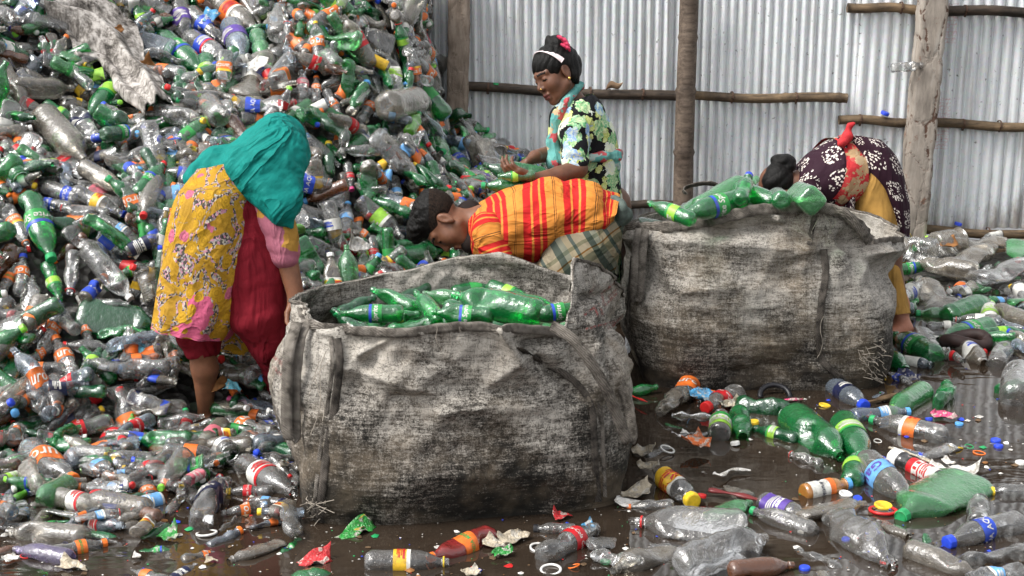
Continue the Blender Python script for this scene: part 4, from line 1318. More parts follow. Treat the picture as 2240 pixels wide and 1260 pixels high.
loft_obj('shirt', [(1026, 466, 1030, 540, YM - .01, .075), (1048, 455, 1046, 556, YM - .01, .13), (1085, 440, 1080, 568, YM - .01, .165), (1135, 413, 1130, 570, YM, .17), (1185, 397, 1192, 566, YM, .165), (1235, 394, 1240, 542, YM, .155), (1290, 404, 1280, 530, YM, .15), (1328, 424, 1314, 508, YM + .01, .14), (1352, 438, 1338, 476, YM + .01, .125)],
         w3, STRIPE, 72, 12, crease=[((.35, .1, 1), 2.6, .011, 3), ((1, .3, .35), 4, .009, 5), ((.2, .1, 1), 9, .0035, 8)], cap0=False, cap1=False)
V0 = [('c', P(1062, 505, YM - .14), P(1080, 530, 5.62), .072, .066, .03), ('c', P(1080, 530, 5.62), P(1097, 566, 5.58), .066, .060, .02)]
loft_obj('shirt_sleeve', [(1038, 492, 1094, 478, YM - .08, .065), (1035, 520, 1103, 498, YM - .14, .070), (1047, 550, 1114, 527, 5.62, .066), (1066, 580, 1122, 557, 5.60, .06)], w3, STRIPE, 48, 8, crease=[((.4, .2, 1), 5, .005, 6)], cap1=False)
loft_obj('shirt_sleeve', [(1040, 500, 1092, 488, YM + .12, .06), (1040, 550, 1108, 530, YM + .15, .062), (1060, 585, 1116, 575, YM + .13, .058)], w3, STRIPE, 40, 8, cap1=False)
cloth('collar', [('c', P(1026, 465, YM + .02), P(1034, 528, YM - .05), .046, .050, .04)], w3, simple('dark_brown_collar', (.022, .016, .014), .8, .1, .3), .006, 2, [((0, .3, 1), 6, .004, 2)])
cloth('wrapped_skirt', [('e', P(1288, 508, YM + .02), (.094, .13, .092), None, .04), ('c', P(1295, 510, YM), P(1326, 488, YM), .07, .06, .04), ('c', P(1280, 530, YM - .05), P(1222, 630, 5.68), .11, .10, .05), ('c', P(1222, 620, 5.68), P(1260, 760, 5.75), .10, .075, .05),
                        ('c', P(1290, 530, YM + .08), P(1275, 640, 5.85), .11, .10, .05), ('c', P(1275, 640, 5.85), P(1300, 760, 5.9), .10, .075, .05), ('c', P(1225, 540, YM - .1), P(1215, 580, 5.64), .06, .05, .04)],
      w3, PLAID, .007, 2, [((-.45, .1, .8), 4, .007, 4), ((-.3, .1, 1), 9, .002, 8)])
cloth('skirt_knot', [('c', P(1352, 448, YM), P(1362, 470, YM - .02), .022, .030, .02), ('c', P(1362, 470, YM - .02), P(1352, 500, YM - .02), .030, .012, .02), ('c', P(1340, 440, YM), P(1360, 455, YM - .04), .02, .018, .02)], w3, simple('grey_green_cotton', (.10, .125, .11), .8, .1, .35, 40), .005, 2, [((.2, 0, 1), 11, .005, 4)])

# ============================= woman in the dark tunic, bent double by the fence
m, nt, b = new_mat('maroon_medallion_print', .75, .15)
t = nt.nodes.new('ShaderNodeTexCoord')
mp = nd(nt, 'Mapping', {'Vector': t.outputs['UV'], 'Scale': (1, 1, 1), 'Location': (.03, .02, 0)}).outputs[0]
sx = nd(nt, 'SeparateXYZ', {'Vector': mp})
rowv = math_(nt, 'DIVIDE', sx.outputs[1], .105)
offs = math_(nt, 'MULTIPLY', math_(nt, 'MODULO', math_(nt, 'FLOOR', rowv), 2.0), .5)
cx = math_(nt, 'ABSOLUTE', math_(nt, 'SUBTRACT', math_(nt, 'FRACT', math_(nt, 'ADD', math_(nt, 'DIVIDE', sx.outputs[0], .12), offs)), .5))
cy = math_(nt, 'ABSOLUTE', math_(nt, 'SUBTRACT', math_(nt, 'FRACT', rowv), .5))
dd = math_(nt, 'SQRT', math_(nt, 'ADD', math_(nt, 'POWER', cx, 2.0), math_(nt, 'POWER', cy, 2.0)))
dd = math_(nt, 'ADD', dd, math_(nt, 'MULTIPLY', math_(nt, 'MULTIPLY', cx, cy), -.9))
inm = math_(nt, 'LESS_THAN', dd, .345)
vo = nd(nt, 'TexVoronoi', {'Vector': mp, 'Scale': 105.0})
dot = math_(nt, 'LESS_THAN', vo.outputs['Distance'], .40)
setc(nt, b, mixc(nt, math_(nt, 'MULTIPLY', inm, dot), (.026, .009, .017), (.68, .62, .56)))
wrinkle(nt, b, objco(nt), 7, .5, .012)
MED = m
MUST = simple('mustard_cotton', (.36, .20, .05), .75, .15, .3, 12)
nt = MUST.node_tree; wrinkle(nt, nt.nodes['Principled BSDF'], objco(nt), 7, .6, .014, (1, 1, .3))
WSC = floral('red_and_beige_scarf', None, [(0, (.34, .22, .12)), (.22, (.42, .30, .18)), (.40, (.42, .03, .035)), (.60, (.50, .05, .05)), (.80, (.20, .05, .05)), (.9, (.45, .08, .07))], 26.0, .09, 'Object')
w4 = obj('person', None, label='person in maroon medallion tunic and mustard trousers, bent double behind the back sack', cat='person')
YW = 6.72
fl = G(1965, 728)
pr = [('c', P(1968, 668, fl[1] + .02), P(1972, 708, fl[1]), .036, .034, .015), ('e', P(1978, 722, fl[1] - .01), (.040, .036, .030), None, .02), ('c', P(1972, 716, fl[1] - .01), P(1946, 734, fl[1] - .07), .036, .026, .025), ('c', P(1946, 735, fl[1] - .07), P(1922, 742, fl[1] - .13), .026, .016, .02),
      ('c', P(1972, 730, fl[1] - .02), P(1938, 744, fl[1] - .09), .022, .018, .02)]
for i in range(5):
    c0 = P(1924 + i * 4, 739 + i * 2.5, fl[1] - .13 + .012 * i)
    pr.append(('c', c0, c0 + np.array([-.022, -.014, -.004]), .0095 - .0008 * i, .007, .004))
pr += [('c', P(1968, 668, fl[1] + .02), P(1948, 560, 6.55), .036, .042, .03), ('c', P(1948, 560, 6.55), P(1905, 390, YW), .042, .07, .03), ('c', P(1905, 560, 6.80), P(1890, 390, YW + .05), .045, .07, .03), ('c', P(1905, 560, 6.8), G(1915, 690) , .05, .03, .03), ('c', G(1915, 690), G(1890, 702), .03, .025, .02),
       ('c', P(1890, 380, YW), P(1785, 398, YW - .02), .10, .08, .05), ('c', P(1780, 395, YW - .02), P(1740, 402, YW - .05), .06, .055, .04),
       ('c', P(1778, 425, YW - .10), P(1765, 500, 6.60), .036, .032, .03), ('c', P(1765, 500, 6.60), P(1755, 560, 6.52), .034, .026, .02), ('c', P(1775, 420, YW + .1), P(1765, 500, 6.70), .045, .036, .03), ('c', P(1765, 500, 6.70), P(1750, 560, 6.60), .036, .026, .02)]
u4 = unit(-.75 * RIGHT - .55 * UPV + .05 * FWD); f4 = unit(.45 * RIGHT - .80 * UPV + .25 * FWD)
H4 = P(1714, 408, YW - .06)
f4 = unit(.10 * RIGHT - .85 * UPV + .5 * FWD); u4 = unit(-.95 * RIGHT + .22 * UPV)
hp, R4h = head_prims(H4, f4, u4, .95)
pr += hp + hand_prims(P(1755, 560, 6.52), (-.3, -.2, -1), (-1, 0, 0), 1, .6) + hand_prims(P(1750, 560, 6.6), (-.3, .2, -1), (-1, 0, 0), -1, .6)
V, F = sdf_mesh(pr, .005)
V = smooth_verts(V, F, 1)
mi = (V[F].mean(1)[:, 2] < .16).astype(int)
obj('body', mesh_from('body', V, F, [SK_B, SK_D], mi), w4)
q4 = hq(H4, R4h, .95)
bun4 = P(1713, 352, YW - .05)
V, F = sdf_mesh([he(R4h, (0, -.018, .024), (.078, .096, .074), .02, .95, q4), he(R4h, (0, .125, -.045), (.11, .085, .10), -.012, .95, q4), he(R4h, (.08, .008, -.03), (.03, .030, .04), -.008, .95, q4), he(R4h, (-.08, .008, -.03), (.03, .03, .04), -.008, .95, q4),
                 ('e', bun4, (.054, .046, .030), None, .006), ('e', bun4 + [.022, -.02, -.02], (.03, .03, .022), None, .01), ('c', P(1684, 398, YW - .1), P(1690, 424, YW - .1), .03, .02, .02)], .005)
V = smooth_verts(V, F, 1); V = folds(V, F, (.7, .1, .6), 13, .003, 3)
obj('hair', mesh_from('hair', V, F, [HAIR]), w4)
loft_obj('tunic', [(1733, 380, 1738, 438, YW - .03, .085), (1768, 343, 1772, 446, YW - .02, .135), (1818, 309, 1822, 450, YW, .165), (1862, 297, 1852, 440, YW + .01, .165), (1905, 303, 1868, 400, YW + .02, .165), (1930, 318, 1880, 372, YW + .02, .15)],
         w4, MED, 64, 10, crease=[((.3, .1, 1), 3, .004, 3)], cap1=True)
loft_obj('tunic_sleeve', [(1742, 400, 1800, 392, YW - .10, .07), (1745, 440, 1802, 440, YW - .13, .062), (1744, 490, 1790, 490, 6.58, .05)], w4, MED, 36, 8, cap1=False)
loft_obj('tunic_back_panel', [(1850, 300, 1925, 312, YW - .01, .13), (1856, 325, 1953, 340, YW - .02, .15), (1869, 370, 1972, 385, YW - .04, .15), (1895, 420, 1984, 432, YW - .05, .13), (1922, 468, 1989, 478, YW - .06, .11), (1944, 505, 1986, 516, YW - .06, .09)],
         w4, MED, 64, 10, crease=[((.4, .1, 1), 3, .005, 5)], fold=lambda a, t: .05 * t * sin(a * 2 * pi * 5), cap0=True, cap1=False)
loft_obj('tunic_front_panel', [(1836, 380, 1876, 375, YW - .05, .10), (1842, 425, 1868, 425, YW - .06, .10), (1836, 485, 1866, 488, YW - .06, .09)], w4, MED, 40, 8, cap1=False)
loft_obj('trousers', [(1852, 350, 1925, 360, YW, .135), (1858, 415, 1945, 425, YW - .04, .14), (1872, 490, 1962, 500, YW - .08, .13), (1905, 555, 1966, 565, 6.60, .09), (1930, 620, 1976, 624, 6.52, .062), (1942, 664, 1986, 664, 6.48, .055), (1943, 692, 1991, 686, 6.46, .056)], w4, MUST, 48, 10,
         crease=[((.3, .1, -1), 4, .006, 4)], cap1=False)
loft_obj('trousers', [(1858, 380, 1925, 385, YW + .1, .11), (1870, 490, 1935, 500, YW + .12, .10), (1880, 600, 1935, 610, YW + .12, .07), (1890, 660, 1935, 668, YW + .12, .05)], w4, MUST, 36, 8, cap1=False)
loft_obj('waist_scarf', [(1826, 304, 1788, 436, YW - .02, .172), (1838, 300, 1812, 452, YW, .186), (1852, 296, 1846, 449, YW + .005, .182), (1856, 297, 1856, 440, YW + .01, .172)], w4, WSC, 64, 10, crease=[((.2, .1, 1), 6, .006, 5)], cap0=False, cap1=False)
cloth('scarf_knot', [('e', P(1853, 297, YW - .08), (.022, .022, .018), None, .012), ('c', P(1853, 295, YW - .08), P(1858, 274, YW - .08), .016, .010, .01), ('c', P(1858, 276, YW - .08), P(1868, 270, YW - .08), .012, .004, .006), ('c', P(1853, 300, YW - .09), P(1842, 312, YW - .12), .018, .02, .015)], w4, simple('red_cotton', (.50, .035, .04), .75, .15, .3, 50), .0045, 2, [((.2, 0, 1), 14, .003, 4)])
# ================================================================ bottles
def plastic(name, tint, body_c, face, edge, dirt_c=(.10, .085, .065), dirt=.35, rough=.12):
    """thin clear plastic: lets light through face-on, denser at grazing angles, dusty in patches"""
    m = bpy.data.materials.new(name); m.use_nodes = True
    nt = m.node_tree; out = nt.nodes['Material Output']; b = nt.nodes['Principled BSDF']
    b.inputs['Roughness'].default_value = .38; b.inputs['Specular IOR Level'].default_value = .45
    v = objco(nt)
    oi = nt.nodes.new('ShaderNodeObjectInfo')
    vv = nd(nt, 'VectorMath', {0: v, 1: nd(nt, 'VectorMath', {0: oi.outputs['Location'], 3: 7.0}, operation='SCALE').outputs[0]}, operation='ADD').outputs[0]
    n1 = noise_(nt, vv, 16, 5, .72)
    n2 = noise_(nt, vv, 130, 3, .7)
    dm = ramp(nt, n1, [(.42, (0, 0, 0)), (.72, (1, 1, 1))])
    sp = ramp(nt, n2, [(.66, (0, 0, 0)), (.71, (1, 1, 1))])
    c = mixc(nt, math_(nt, 'MULTIPLY', dm, .7), body_c, dirt_c)
    c = mixc(nt, sp, c, (.02, .017, .014))
    setc(nt, b, c)
    lw = nd(nt, 'LayerWeight', {'Blend': .42})
    op = nd(nt, 'MapRange', {'Value': lw.outputs['Facing'], 'From Min': 0.05, 'From Max': .95, 'To Min': face, 'To Max': edge}).outputs[0]
    op = math_(nt, 'ADD', op, math_(nt, 'MULTIPLY', dm, dirt * .6))
    op = math_(nt, 'ADD', op, math_(nt, 'MULTIPLY', sp, .6))
    op.node.use_clamp = True
    tr = nd(nt, 'BsdfTransparent', {'Color': tint})
    mx = nd(nt, 'MixShader', {0: op, 1: tr.outputs[0], 2: b.outputs[0]})
    gl = nd(nt, 'BsdfGlossy', {'Color': (1, 1, 1), 'Roughness': rough})
    fr = nd(nt, 'Fresnel', {'IOR': 1.50})
    fc = math_(nt, 'MULTIPLY', fr.outputs[0], 1.7); fc.node.use_clamp = True
    mx2 = nd(nt, 'MixShader', {0: fc, 1: mx.outputs[0], 2: gl.outputs[0]})
    bp = nd(nt, 'Bump', {'Height': noise_(nt, vv, 42, 3, .7), 'Strength': .7, 'Distance': .006})
    for s in (b, gl): nt.links.new(bp.outputs[0], s.inputs['Normal'])
    nt.links.new(bp.outputs[0], fr.inputs['Normal'])
    nt.links.new(mx2.outputs[0], out.inputs[0])
    return m
PL = {
    'clear': plastic('clear_plastic', (.90, .90, .89), (.48, .47, .45), .03, .38, dirt=.18),
    'dirty': plastic('dirty_plastic', (.72, .69, .63), (.32, .285, .235), .14, .55, (.085, .068, .05), .5, .2),
    'bluish': plastic('bluish_plastic', (.70, .78, .86), (.30, .36, .44), .10, .55, dirt=.22),
    'green': plastic('green_plastic', (.09, .66, .20), (.008, .25, .065), .24, .66, (.012, .06, .02), .25),
    'dgreen': plastic('dark_green_plastic', (.03, .40, .12), (.004, .115, .036), .32, .78, (.01, .035, .015), .3),
    'lgreen': plastic('pale_green_plastic', (.38, .80, .42), (.08, .36, .13), .22, .62, (.05, .12, .05), .25),
    'lime': plastic('lime_plastic', (.30, .75, .12), (.12, .42, .03), .45, .85, (.1, .2, .04), .2),
    'brown': plastic('amber_plastic', (.50, .22, .08), (.16, .055, .018), .40, .85, (.08, .04, .02), .3),
    'purple': plastic('violet_plastic', (.45, .38, .62), (.12, .09, .20), .3, .75, dirt=.25),
    'red': plastic('red_plastic', (.6, .08, .06), (.30, .02, .02), .5, .85, (.1, .03, .02), .25),
    'amber': plastic('orange_drink', (.75, .36, .06), (.50, .20, .03), .55, .85, (.3, .15, .04), .2),
    'white': plastic('white_plastic', (.8, .8, .8), (.62, .61, .58), .93, 1.0, (.3, .27, .22), .3, .25),
    'black': plastic('black_plastic', (.1, .1, .1), (.014, .013, .014), .9, 1.0, (.05, .045, .04), .3, .2),
}
PLNAME = {'clear': 'clear', 'dirty': 'dirt-stained clear', 'bluish': 'bluish clear', 'green': 'green', 'dgreen': 'dark green', 'lgreen': 'pale green', 'lime': 'lime green', 'brown': 'brown',
          'purple': 'violet', 'red': 'red', 'amber': 'orange-filled', 'white': 'white', 'black': 'black'}
def flat(name, c, rough=.4):
    return simple('paint_' + name, c, rough, .4, .3, 45)
CAPM = {'red': flat('red', (.55, .02, .02)), 'blue': flat('blue', (.02, .06, .55)), 'lblue': flat('light_blue', (.10, .35, .70)), 'green': flat('green', (.02, .30, .10)), 'white': flat('white', (.70, .69, .66)),
        'yellow': flat('yellow', (.75, .50, .03)), 'orange': flat('orange', (.75, .16, .02)), 'lime': flat('lime', (.22, .58, .05)), 'pink': flat('pink', (.70, .08, .25)), 'black': flat('black', (.015, .015, .018)), 'navy': flat('navy', (.012, .018, .07))}
def labm(name, c):
    m, nt, b = new_mat('label_' + name, .42, .4)
    oi = nt.nodes.new('ShaderNodeObjectInfo')
    v = nd(nt, 'VectorMath', {0: objco(nt), 1: nd(nt, 'VectorMath', {0: oi.outputs['Location'], 3: 9.0}, operation='SCALE').outputs[0]}, operation='ADD').outputs[0]
    k = ramp(nt, noise_(nt, v, 40, 4, .7), [(.3, tuple(x * .62 for x in c)), (.62, c), (.8, tuple(min(1, x * .8 + .12) for x in c))])
    k = mixc(nt, ramp(nt, noise_(nt, v, 22, 5, .75), [(.55, (0, 0, 0)), (.75, (.75, .75, .75))]), k, (.07, .058, .045))
    k = mixc(nt, ramp(nt, noise_(nt, v, 160, 2), [(.67, (0, 0, 0)), (.72, (.8, .8, .8))]), k, (.02, .018, .015))
    setc(nt, b, k)
    return m
LC = {'red': labm('red', (.52, .014, .02)), 'orange': labm('orange', (.72, .16, .025)), 'blue': labm('blue', (.025, .07, .48)), 'lblue': labm('light_blue', (.14, .36, .68)), 'white': labm('white', (.66, .65, .60)), 'yellow': labm('yellow', (.72, .44, .03)),
      'green': labm('green', (.03, .28, .06)), 'lime': labm('lime', (.30, .58, .06)), 'navy': labm('navy', (.012, .016, .055)), 'purple': labm('purple', (.10, .05, .30)), 'pink': labm('pink', (.60, .16, .20)), 'black': labm('black', (.02, .02, .022)), 'teal': labm('teal', (.02, .27, .27))}
# label style: base colour, edge-band colour, lettering, lettering colour, words
LAB = {'cola': ('red', 'red', 'Coca-Cola', 'white', 'red label'), 'uro': ('orange', 'orange', 'uro', 'white', 'orange label'), 'mirinda': ('orange', 'orange', 'MIRINDA', 'green', 'orange and green label'),
       'fanta': ('orange', 'yellow', 'Fanta', 'white', 'orange and yellow label'), 'sprite': ('green', 'blue', 'Sprite', 'white', 'green and blue label'), 'lime': ('lime', 'green', None, 'white', 'lime label'),
       'water': ('blue', 'blue', 'AQUA', 'white', 'blue label'), 'wblue': ('lblue', 'white', None, 'white', 'light blue label'), 'white': ('white', 'white', None, 'blue', 'white label'), 'yellow': ('yellow', 'white', None, 'red', 'yellow and white label'),
       'frutika': ('white', 'orange', 'frutika', 'navy', 'white and orange label'), 'froto': ('orange', 'white', None, 'red', 'orange and white label'), 'gau': ('lblue', 'lblue', 'Gau', 'purple', 'light blue label'), 'navy': ('navy', 'navy', None, 'white', 'navy label'),
       'purple': ('purple', 'purple', None, 'white', 'purple label'), 'pink': ('pink', 'pink', None, 'white', 'pink label'), 'limew': ('lime', 'white', None, 'white', 'lime and white label'), 'pepsi': ('blue', 'red', None, 'white', 'blue and red label'), 'teal': ('teal', 'yellow', None, 'white', 'teal and yellow label'), 'redw': ('white', 'red', None, 'red', 'red and white label')}

_TXT = {}
def text_mesh(s):
    if s in _TXT: return _TXT[s]
    cu = bpy.data.curves.new('lettering', 'FONT')
    cu.body = s; cu.resolution_u = 2; cu.shear = .15; cu.offset = .012
    o = bpy.data.objects.new('lettering', cu); COL.objects.link(o)
    bpy.context.view_layer.update()
    dg = bpy.context.evaluated_depsgraph_get()
    me = o.evaluated_get(dg).to_mesh()
    V = np.array([v.co[:2] for v in me.vertices]); F = [tuple(p.vertices) for p in me.polygons]
    o.evaluated_get(dg).to_mesh_clear()
    bpy.data.objects.remove(o); bpy.data.curves.remove(cu)
    V = (V - V.min(0)) / (V.max(0) - V.min(0)).max()
    _TXT[s] = (V, F)
    return _TXT[s]

KIND = {  # length, radius, profile (t, r), label t range, neck radius
    'soda': (.275, .0405, [(0, .45), (.012, .72), (.04, .93), (.10, 1.0), (.16, .985), (.30, .97), (.34, 1.0), (.56, 1.0), (.60, .985), (.66, .95), (.74, .80), (.82, .56), (.875, .39), (.905, .345)], (.345, .55)),
    'big': (.325, .0525, [(0, .45), (.012, .72), (.04, .93), (.10, 1.0), (.30, .985), (.50, 1.0), (.64, 1.0), (.71, .96), (.78, .80), (.85, .52), (.89, .33), (.925, .27)], (.38, .62)),
    'coke': (.195, .030, [(0, .5), (.015, .75), (.05, .93), (.12, 1.0), (.22, .97), (.32, .84), (.40, .84), (.47, .96), (.54, 1.0), (.64, .97), (.72, .84), (.80, .64), (.86, .50), (.895, .46)], (.46, .65)),
    'water': (.225, .033, [(0, .6), (.015, .82), (.05, .97), (.10, 1.0), (.64, 1.0), (.70, .97), (.77, .82), (.84, .58), (.885, .44), (.91, .42)], (.44, .62)),
    'juice': (.165, .029, [(0, .7), (.02, .9), (.06, 1.0), (.34, .97), (.40, .90), (.46, .97), (.66, 1.0), (.74, .90), (.81, .68), (.86, .56), (.90, .54)], (.10, .62)),
    'square': (.235, .044, [(0, .7), (.02, .93), (.06, 1.0), (.30, 1.0), (.33, .95), (.36, 1.0), (.66, 1.0), (.70, .95), (.76, .80), (.83, .5), (.87, .36), (.91, .33)], (.37, .64)),
    'jar': (.13, .050, [(0, .7), (.03, .92), (.08, 1.0), (.60, 1.0), (.70, .96), (.78, .86), (.84, .82), (.90, .82)], (.2, .55)),
    'tube': (.16, .024, [(0, .85), (.03, 1.0), (.70, 1.0), (.73, .92), (.76, .90), (.90, .9)], (.06, .68)),
}
NVAR = 5
def bottle_geo(kind, var, rich=True, hole=False):
    """returns deform function and profile for a bottle lying along +Z, centred"""
    L, R, prof, lab = KIND[kind]
    r = np.random.RandomState(hash_(kind) + var * 17)
    nk = min(.0135, R * .5) if kind not in ('jar', 'tube', 'juice') else prof[-1][1] * R
    dents = []
    nd_ = [0, 3, 3, 6, 4, 1][var]
    for _ in range(nd_):
        th = r.uniform(0, 2 * pi); z = r.uniform(.08, .68) * L
        dents.append((np.array([cos(th), sin(th), 0]), z, R * r.uniform(.35, .8), R * r.uniform(.45, 1.0)))
    flat_ = [1, .93, .52, .70, .86, .46][var]; bend = [0, .02, .08, .20, .36, .03][var] * r.choice([-1, 1]); tw = [0, 0, .3, 1.2, .5, .1][var]
    crn = [.0, .02, .07, .11, .05, .03][var]
    sq = 4.5 if kind == 'square' else 2
    ribs = {'water': (19, .035, .08, .62), 'soda': (0, 0, 0, 0), 'big': (11, .022, .10, .36), 'jar': (9, .02, .1, .6)}.get(kind, (0, 0, 0, 0))
    seeds = r.randint(0, 999)
    def shape(t, th):
        """undeformed surface point, t along the bottle 0..1"""
        rr = np.interp(t, [p[0] for p in prof], [p[1] for p in prof]) * R
        rr = np.where(t > prof[-1][0] - .005, nk, rr)
        if ribs[0]:
            mk = (t > ribs[2]) & (t < ribs[3])
            rr = rr * (1 - mk * ribs[1] * (.5 + .5 * np.cos((t - ribs[2]) * L / .011 * 2 * pi * (.6 if kind == 'big' else 1))))
        if kind in ('soda', 'big', 'coke'):
            mk = np.clip(1 - t / .09, 0, 1)
            rr = rr * (1 - .20 * mk * (.5 + .5 * np.cos(5 * th)))
        c, s = np.cos(th), np.sin(th)
        if sq != 2:
            k = (np.abs(c) ** sq + np.abs(s) ** sq) ** (-1 / sq)
            k = np.where(t < .78, k, 1 + (k - 1) * np.clip((.88 - t) / .1, 0, 1))
            rr = rr * k * .92
        return np.stack([rr * c, rr * s, t * L], -1)
    def deform(V):
        V = V.copy()
        w_ = np.clip((.86 * L - V[:, 2]) / (.2 * L), 0, 1)
        for (dv, z, amp, sg) in dents:
            c = dv * R + np.array([0, 0, z])
            q = ((V - c) ** 2).sum(1) / sg ** 2
            V = V - dv * (amp * np.exp(-q))[:, None] * (w_[:, None])
        if crn:
            ny = waves(V / R, .55, 6, seeds); rad = np.hypot(V[:, 0], V[:, 1]) + 1e-6
            f = 1 + crn * 1.6 * ny * w_
            V[:, 0] *= f; V[:, 1] *= f
        f = 1 - (1 - flat_) * w_
        V[:, 0] *= f; V[:, 1] *= 1 + (1 - f) * (.45 if var != 5 else .85)
        a = tw * (V[:, 2] / L - .5)
        x, y = V[:, 0] * np.cos(a) - V[:, 1] * np.sin(a), V[:, 0] * np.sin(a) + V[:, 1] * np.cos(a)
        V[:, 0], V[:, 1] = x, y
        zc = V[:, 2] / L - .5
        V[:, 0] += bend * L * (zc ** 2 - .08)
        V[:, 2] -= L / 2
        return V
    return L, R, nk, lab, shape, deform
def hash_(s): return sum(ord(c) * (i + 3) for i, c in enumerate(s)) % 9973

_GEO = {}
def bottle_parts(kind, var, lod=1):
    """arrays of the body, cap and label of a bottle"""
    key = (kind, var, lod)
    if key in _GEO: return _GEO[key]
    L, R, nk, lab, shape, deform = bottle_geo(kind, var)
    seg, rows = (24, 44) if lod else (12, 20)
    ts = np.concatenate([[0, .012, .03], np.linspace(.055, .90, rows - 3)])
    V, F = [], []
    th = 2 * pi * np.arange(seg) / seg
    for t in ts:
        V.append(shape(np.full(seg, t), th))
    # neck finish: bead, thread, lip
    for t, k in ((.915, 1.0), (.922, 1.28), (.932, 1.28), (.938, 1.0), (.952, .96), (.96, 1.06), (.97, .96), (.98, 1.05), (.988, .96), (1.0, .98)) if lod else ((.92, 1.2), (.95, .98), (1.0, .98)):
        V.append(np.stack([nk * k * np.cos(th), nk * k * np.sin(th), np.full(seg, t * L)], -1))
    n = len(V)
    V = np.concatenate(V)
    for i in range(n - 1):
        for k in range(seg):
            k2 = (k + 1) % seg
            F.append((i * seg + k, i * seg + k2, (i + 1) * seg + k2, (i + 1) * seg + k))
    c = len(V)
    V = np.concatenate([V, [[0, 0, L * .035]]])
    F += [(c, (k + 1) % seg, k) for k in range(seg)]
    body = (deform(V), F)
    # cap
    V, F = [], []
    s2 = 18 if lod else 8
    cr = nk * 1.22
    prof = [(.935, cr * .98), (.945, cr), (.990, cr), (1.003, cr * .97), (1.008, cr * .8), (1.008, .0005)] if lod else [(.935, cr), (.995, cr), (1.006, cr * .8), (1.006, .0005)]
    hs = .018 / (.07 * L) if kind not in ('tube',) else 3.2
    for (t, rr) in prof:
        t = .935 + (t - .935) * hs
        for k in range(s2):
            a = 2 * pi * k / s2
            kn = rr * (1 + (.02 if k % 2 else -.02) * (rr > cr * .9))
            V.append((kn * cos(a), kn * sin(a), t * L))
    for i in range(len(prof) - 1):
        for k in range(s2):
            k2 = (k + 1) % s2
            F.append((i * s2 + k, i * s2 + k2, (i + 1) * s2 + k2, (i + 1) * s2 + k))
    cap = (deform(np.array(V)), F)
    # neck ring left behind by a cap
    V, F = [], []
    for (t, rr) in ((.928, nk * 1.34), (.928, nk * 1.42), (.945, nk * 1.42), (.945, nk * 1.2)):
        for k in range(s2):
            a = 2 * pi * k / s2; V.append((rr * cos(a), rr * sin(a), t * L))
    for i in range(3):
        for k in range(s2):
            k2 = (k + 1) % s2
            F.append((i * s2 + k, i * s2 + k2, (i + 1) * s2 + k2, (i + 1) * s2 + k))
    ring = (deform(np.array(V)), F)
    # label sleeve (three rows of colour)
    s3, r3 = (28, 9) if lod else (12, 3)
    t0, t1 = lab
    rr_ = np.random.RandomState(hash_(kind) + var)
    V, F, M = [], [], []
    for i in range(r3 + 1):
        t = t0 + (t1 - t0) * i / r3
        p = shape(np.full(s3, t), 2 * pi * np.arange(s3) / s3)
        k = (np.hypot(p[:, 0], p[:, 1]) + .0009) / np.hypot(p[:, 0], p[:, 1])
        p[:, :2] *= k[:, None]
        V.append(p)
    for i in range(r3):
        for k in range(s3):
            k2 = (k + 1) % s3
            F.append((i * s3 + k, i * s3 + k2, (i + 1) * s3 + k2, (i + 1) * s3 + k)); M.append(1 if i >= r3 * .72 else 0)
    label = (deform(np.concatenate(V)), F, M)
    _GEO[key] = dict(body=body, cap=cap, ring=ring, label=label, L=L, R=R, nk=nk, lab=lab, shape=shape, deform=deform)
    return _GEO[key]

_ME = {}
def me_body(kind, var, colour):
    k = ('b', kind, var, colour)
    if k not in _ME:
        V, F = bottle_parts(kind, var)['body']
        _ME[k] = mesh_from('plastic_bottle', V, F, [PL[colour]])
    return _ME[k]
def me_cap(kind, var, colour, what='cap'):
    k = (what, kind, var, colour)
    if k not in _ME:
        V, F = bottle_parts(kind, var)[what]
        _ME[k] = mesh_from(what, V, F, [CAPM[colour]], smooth=False)
    return _ME[k]
def me_label(kind, var, lab):
    k = ('l', kind, var, lab)
    if k not in _ME:
        g = bottle_parts(kind, var)
        base, edge, txt, tc, _ = LAB[lab]
        V, F, M = g['label']
        V = list(map(tuple, V)); F = list(F); M = list(M)
        t0, t1 = g['lab']; L, R = g['L'], g['R']
        def wrap(P2, a0, tcen, s):
            th = a0 + P2[:, 0] * s / R
            t = tcen + P2[:, 1] * s / L
            p = g['shape'](t, th)
            kx = (np.hypot(p[:, 0], p[:, 1]) + .0022) / np.hypot(p[:, 0], p[:, 1])
            p[:, :2] *= kx[:, None]
            return g['deform'](p)
        if txt:
            TV, TF = text_mesh(txt)
            h = TV[:, 1].max()
            s = min(2 * pi * R / 3 * .9, (t1 - t0) * L * .55 / h)
            for q in range(3):
                P2 = TV - [.5, h / 2]
                W = wrap(P2 * [1, 1], q * 2 * pi / 3, (t0 + t1) / 2 - .01, s)
                o = len(V); V += list(map(tuple, W)); F += [tuple(i + o for i in f) for f in TF]; M += [2] * len(TF)
        else:
            # a printed panel with lines of small print
            for q in range(2):
                a0 = q * pi + .5
                for j, (w_, yy) in enumerate(((.9, .16), (.6, .06), (.8, -.02), (.8, -.08), (.5, -.14))):
                    hh = .05 if j == 0 else .018
                    gx = np.linspace(-w_ / 2, w_ / 2, 7)
                    P2 = np.array([(x, yy + dy) for x in gx for dy in (-hh, hh)])
                    W = wrap(P2, a0, (t0 + t1) / 2 - .02, (t1 - t0) * L * 1.3)
                    o = len(V); V += list(map(tuple, W)); F += [(o + 2 * i, o + 2 * i + 2, o + 2 * i + 3, o + 2 * i + 1) for i in range(6)]; M += [2] * 6
        _ME[k] = mesh_from('bottle_label', V, F, [LC[base], LC[edge], LC[tc]], M)
    return _ME[k]

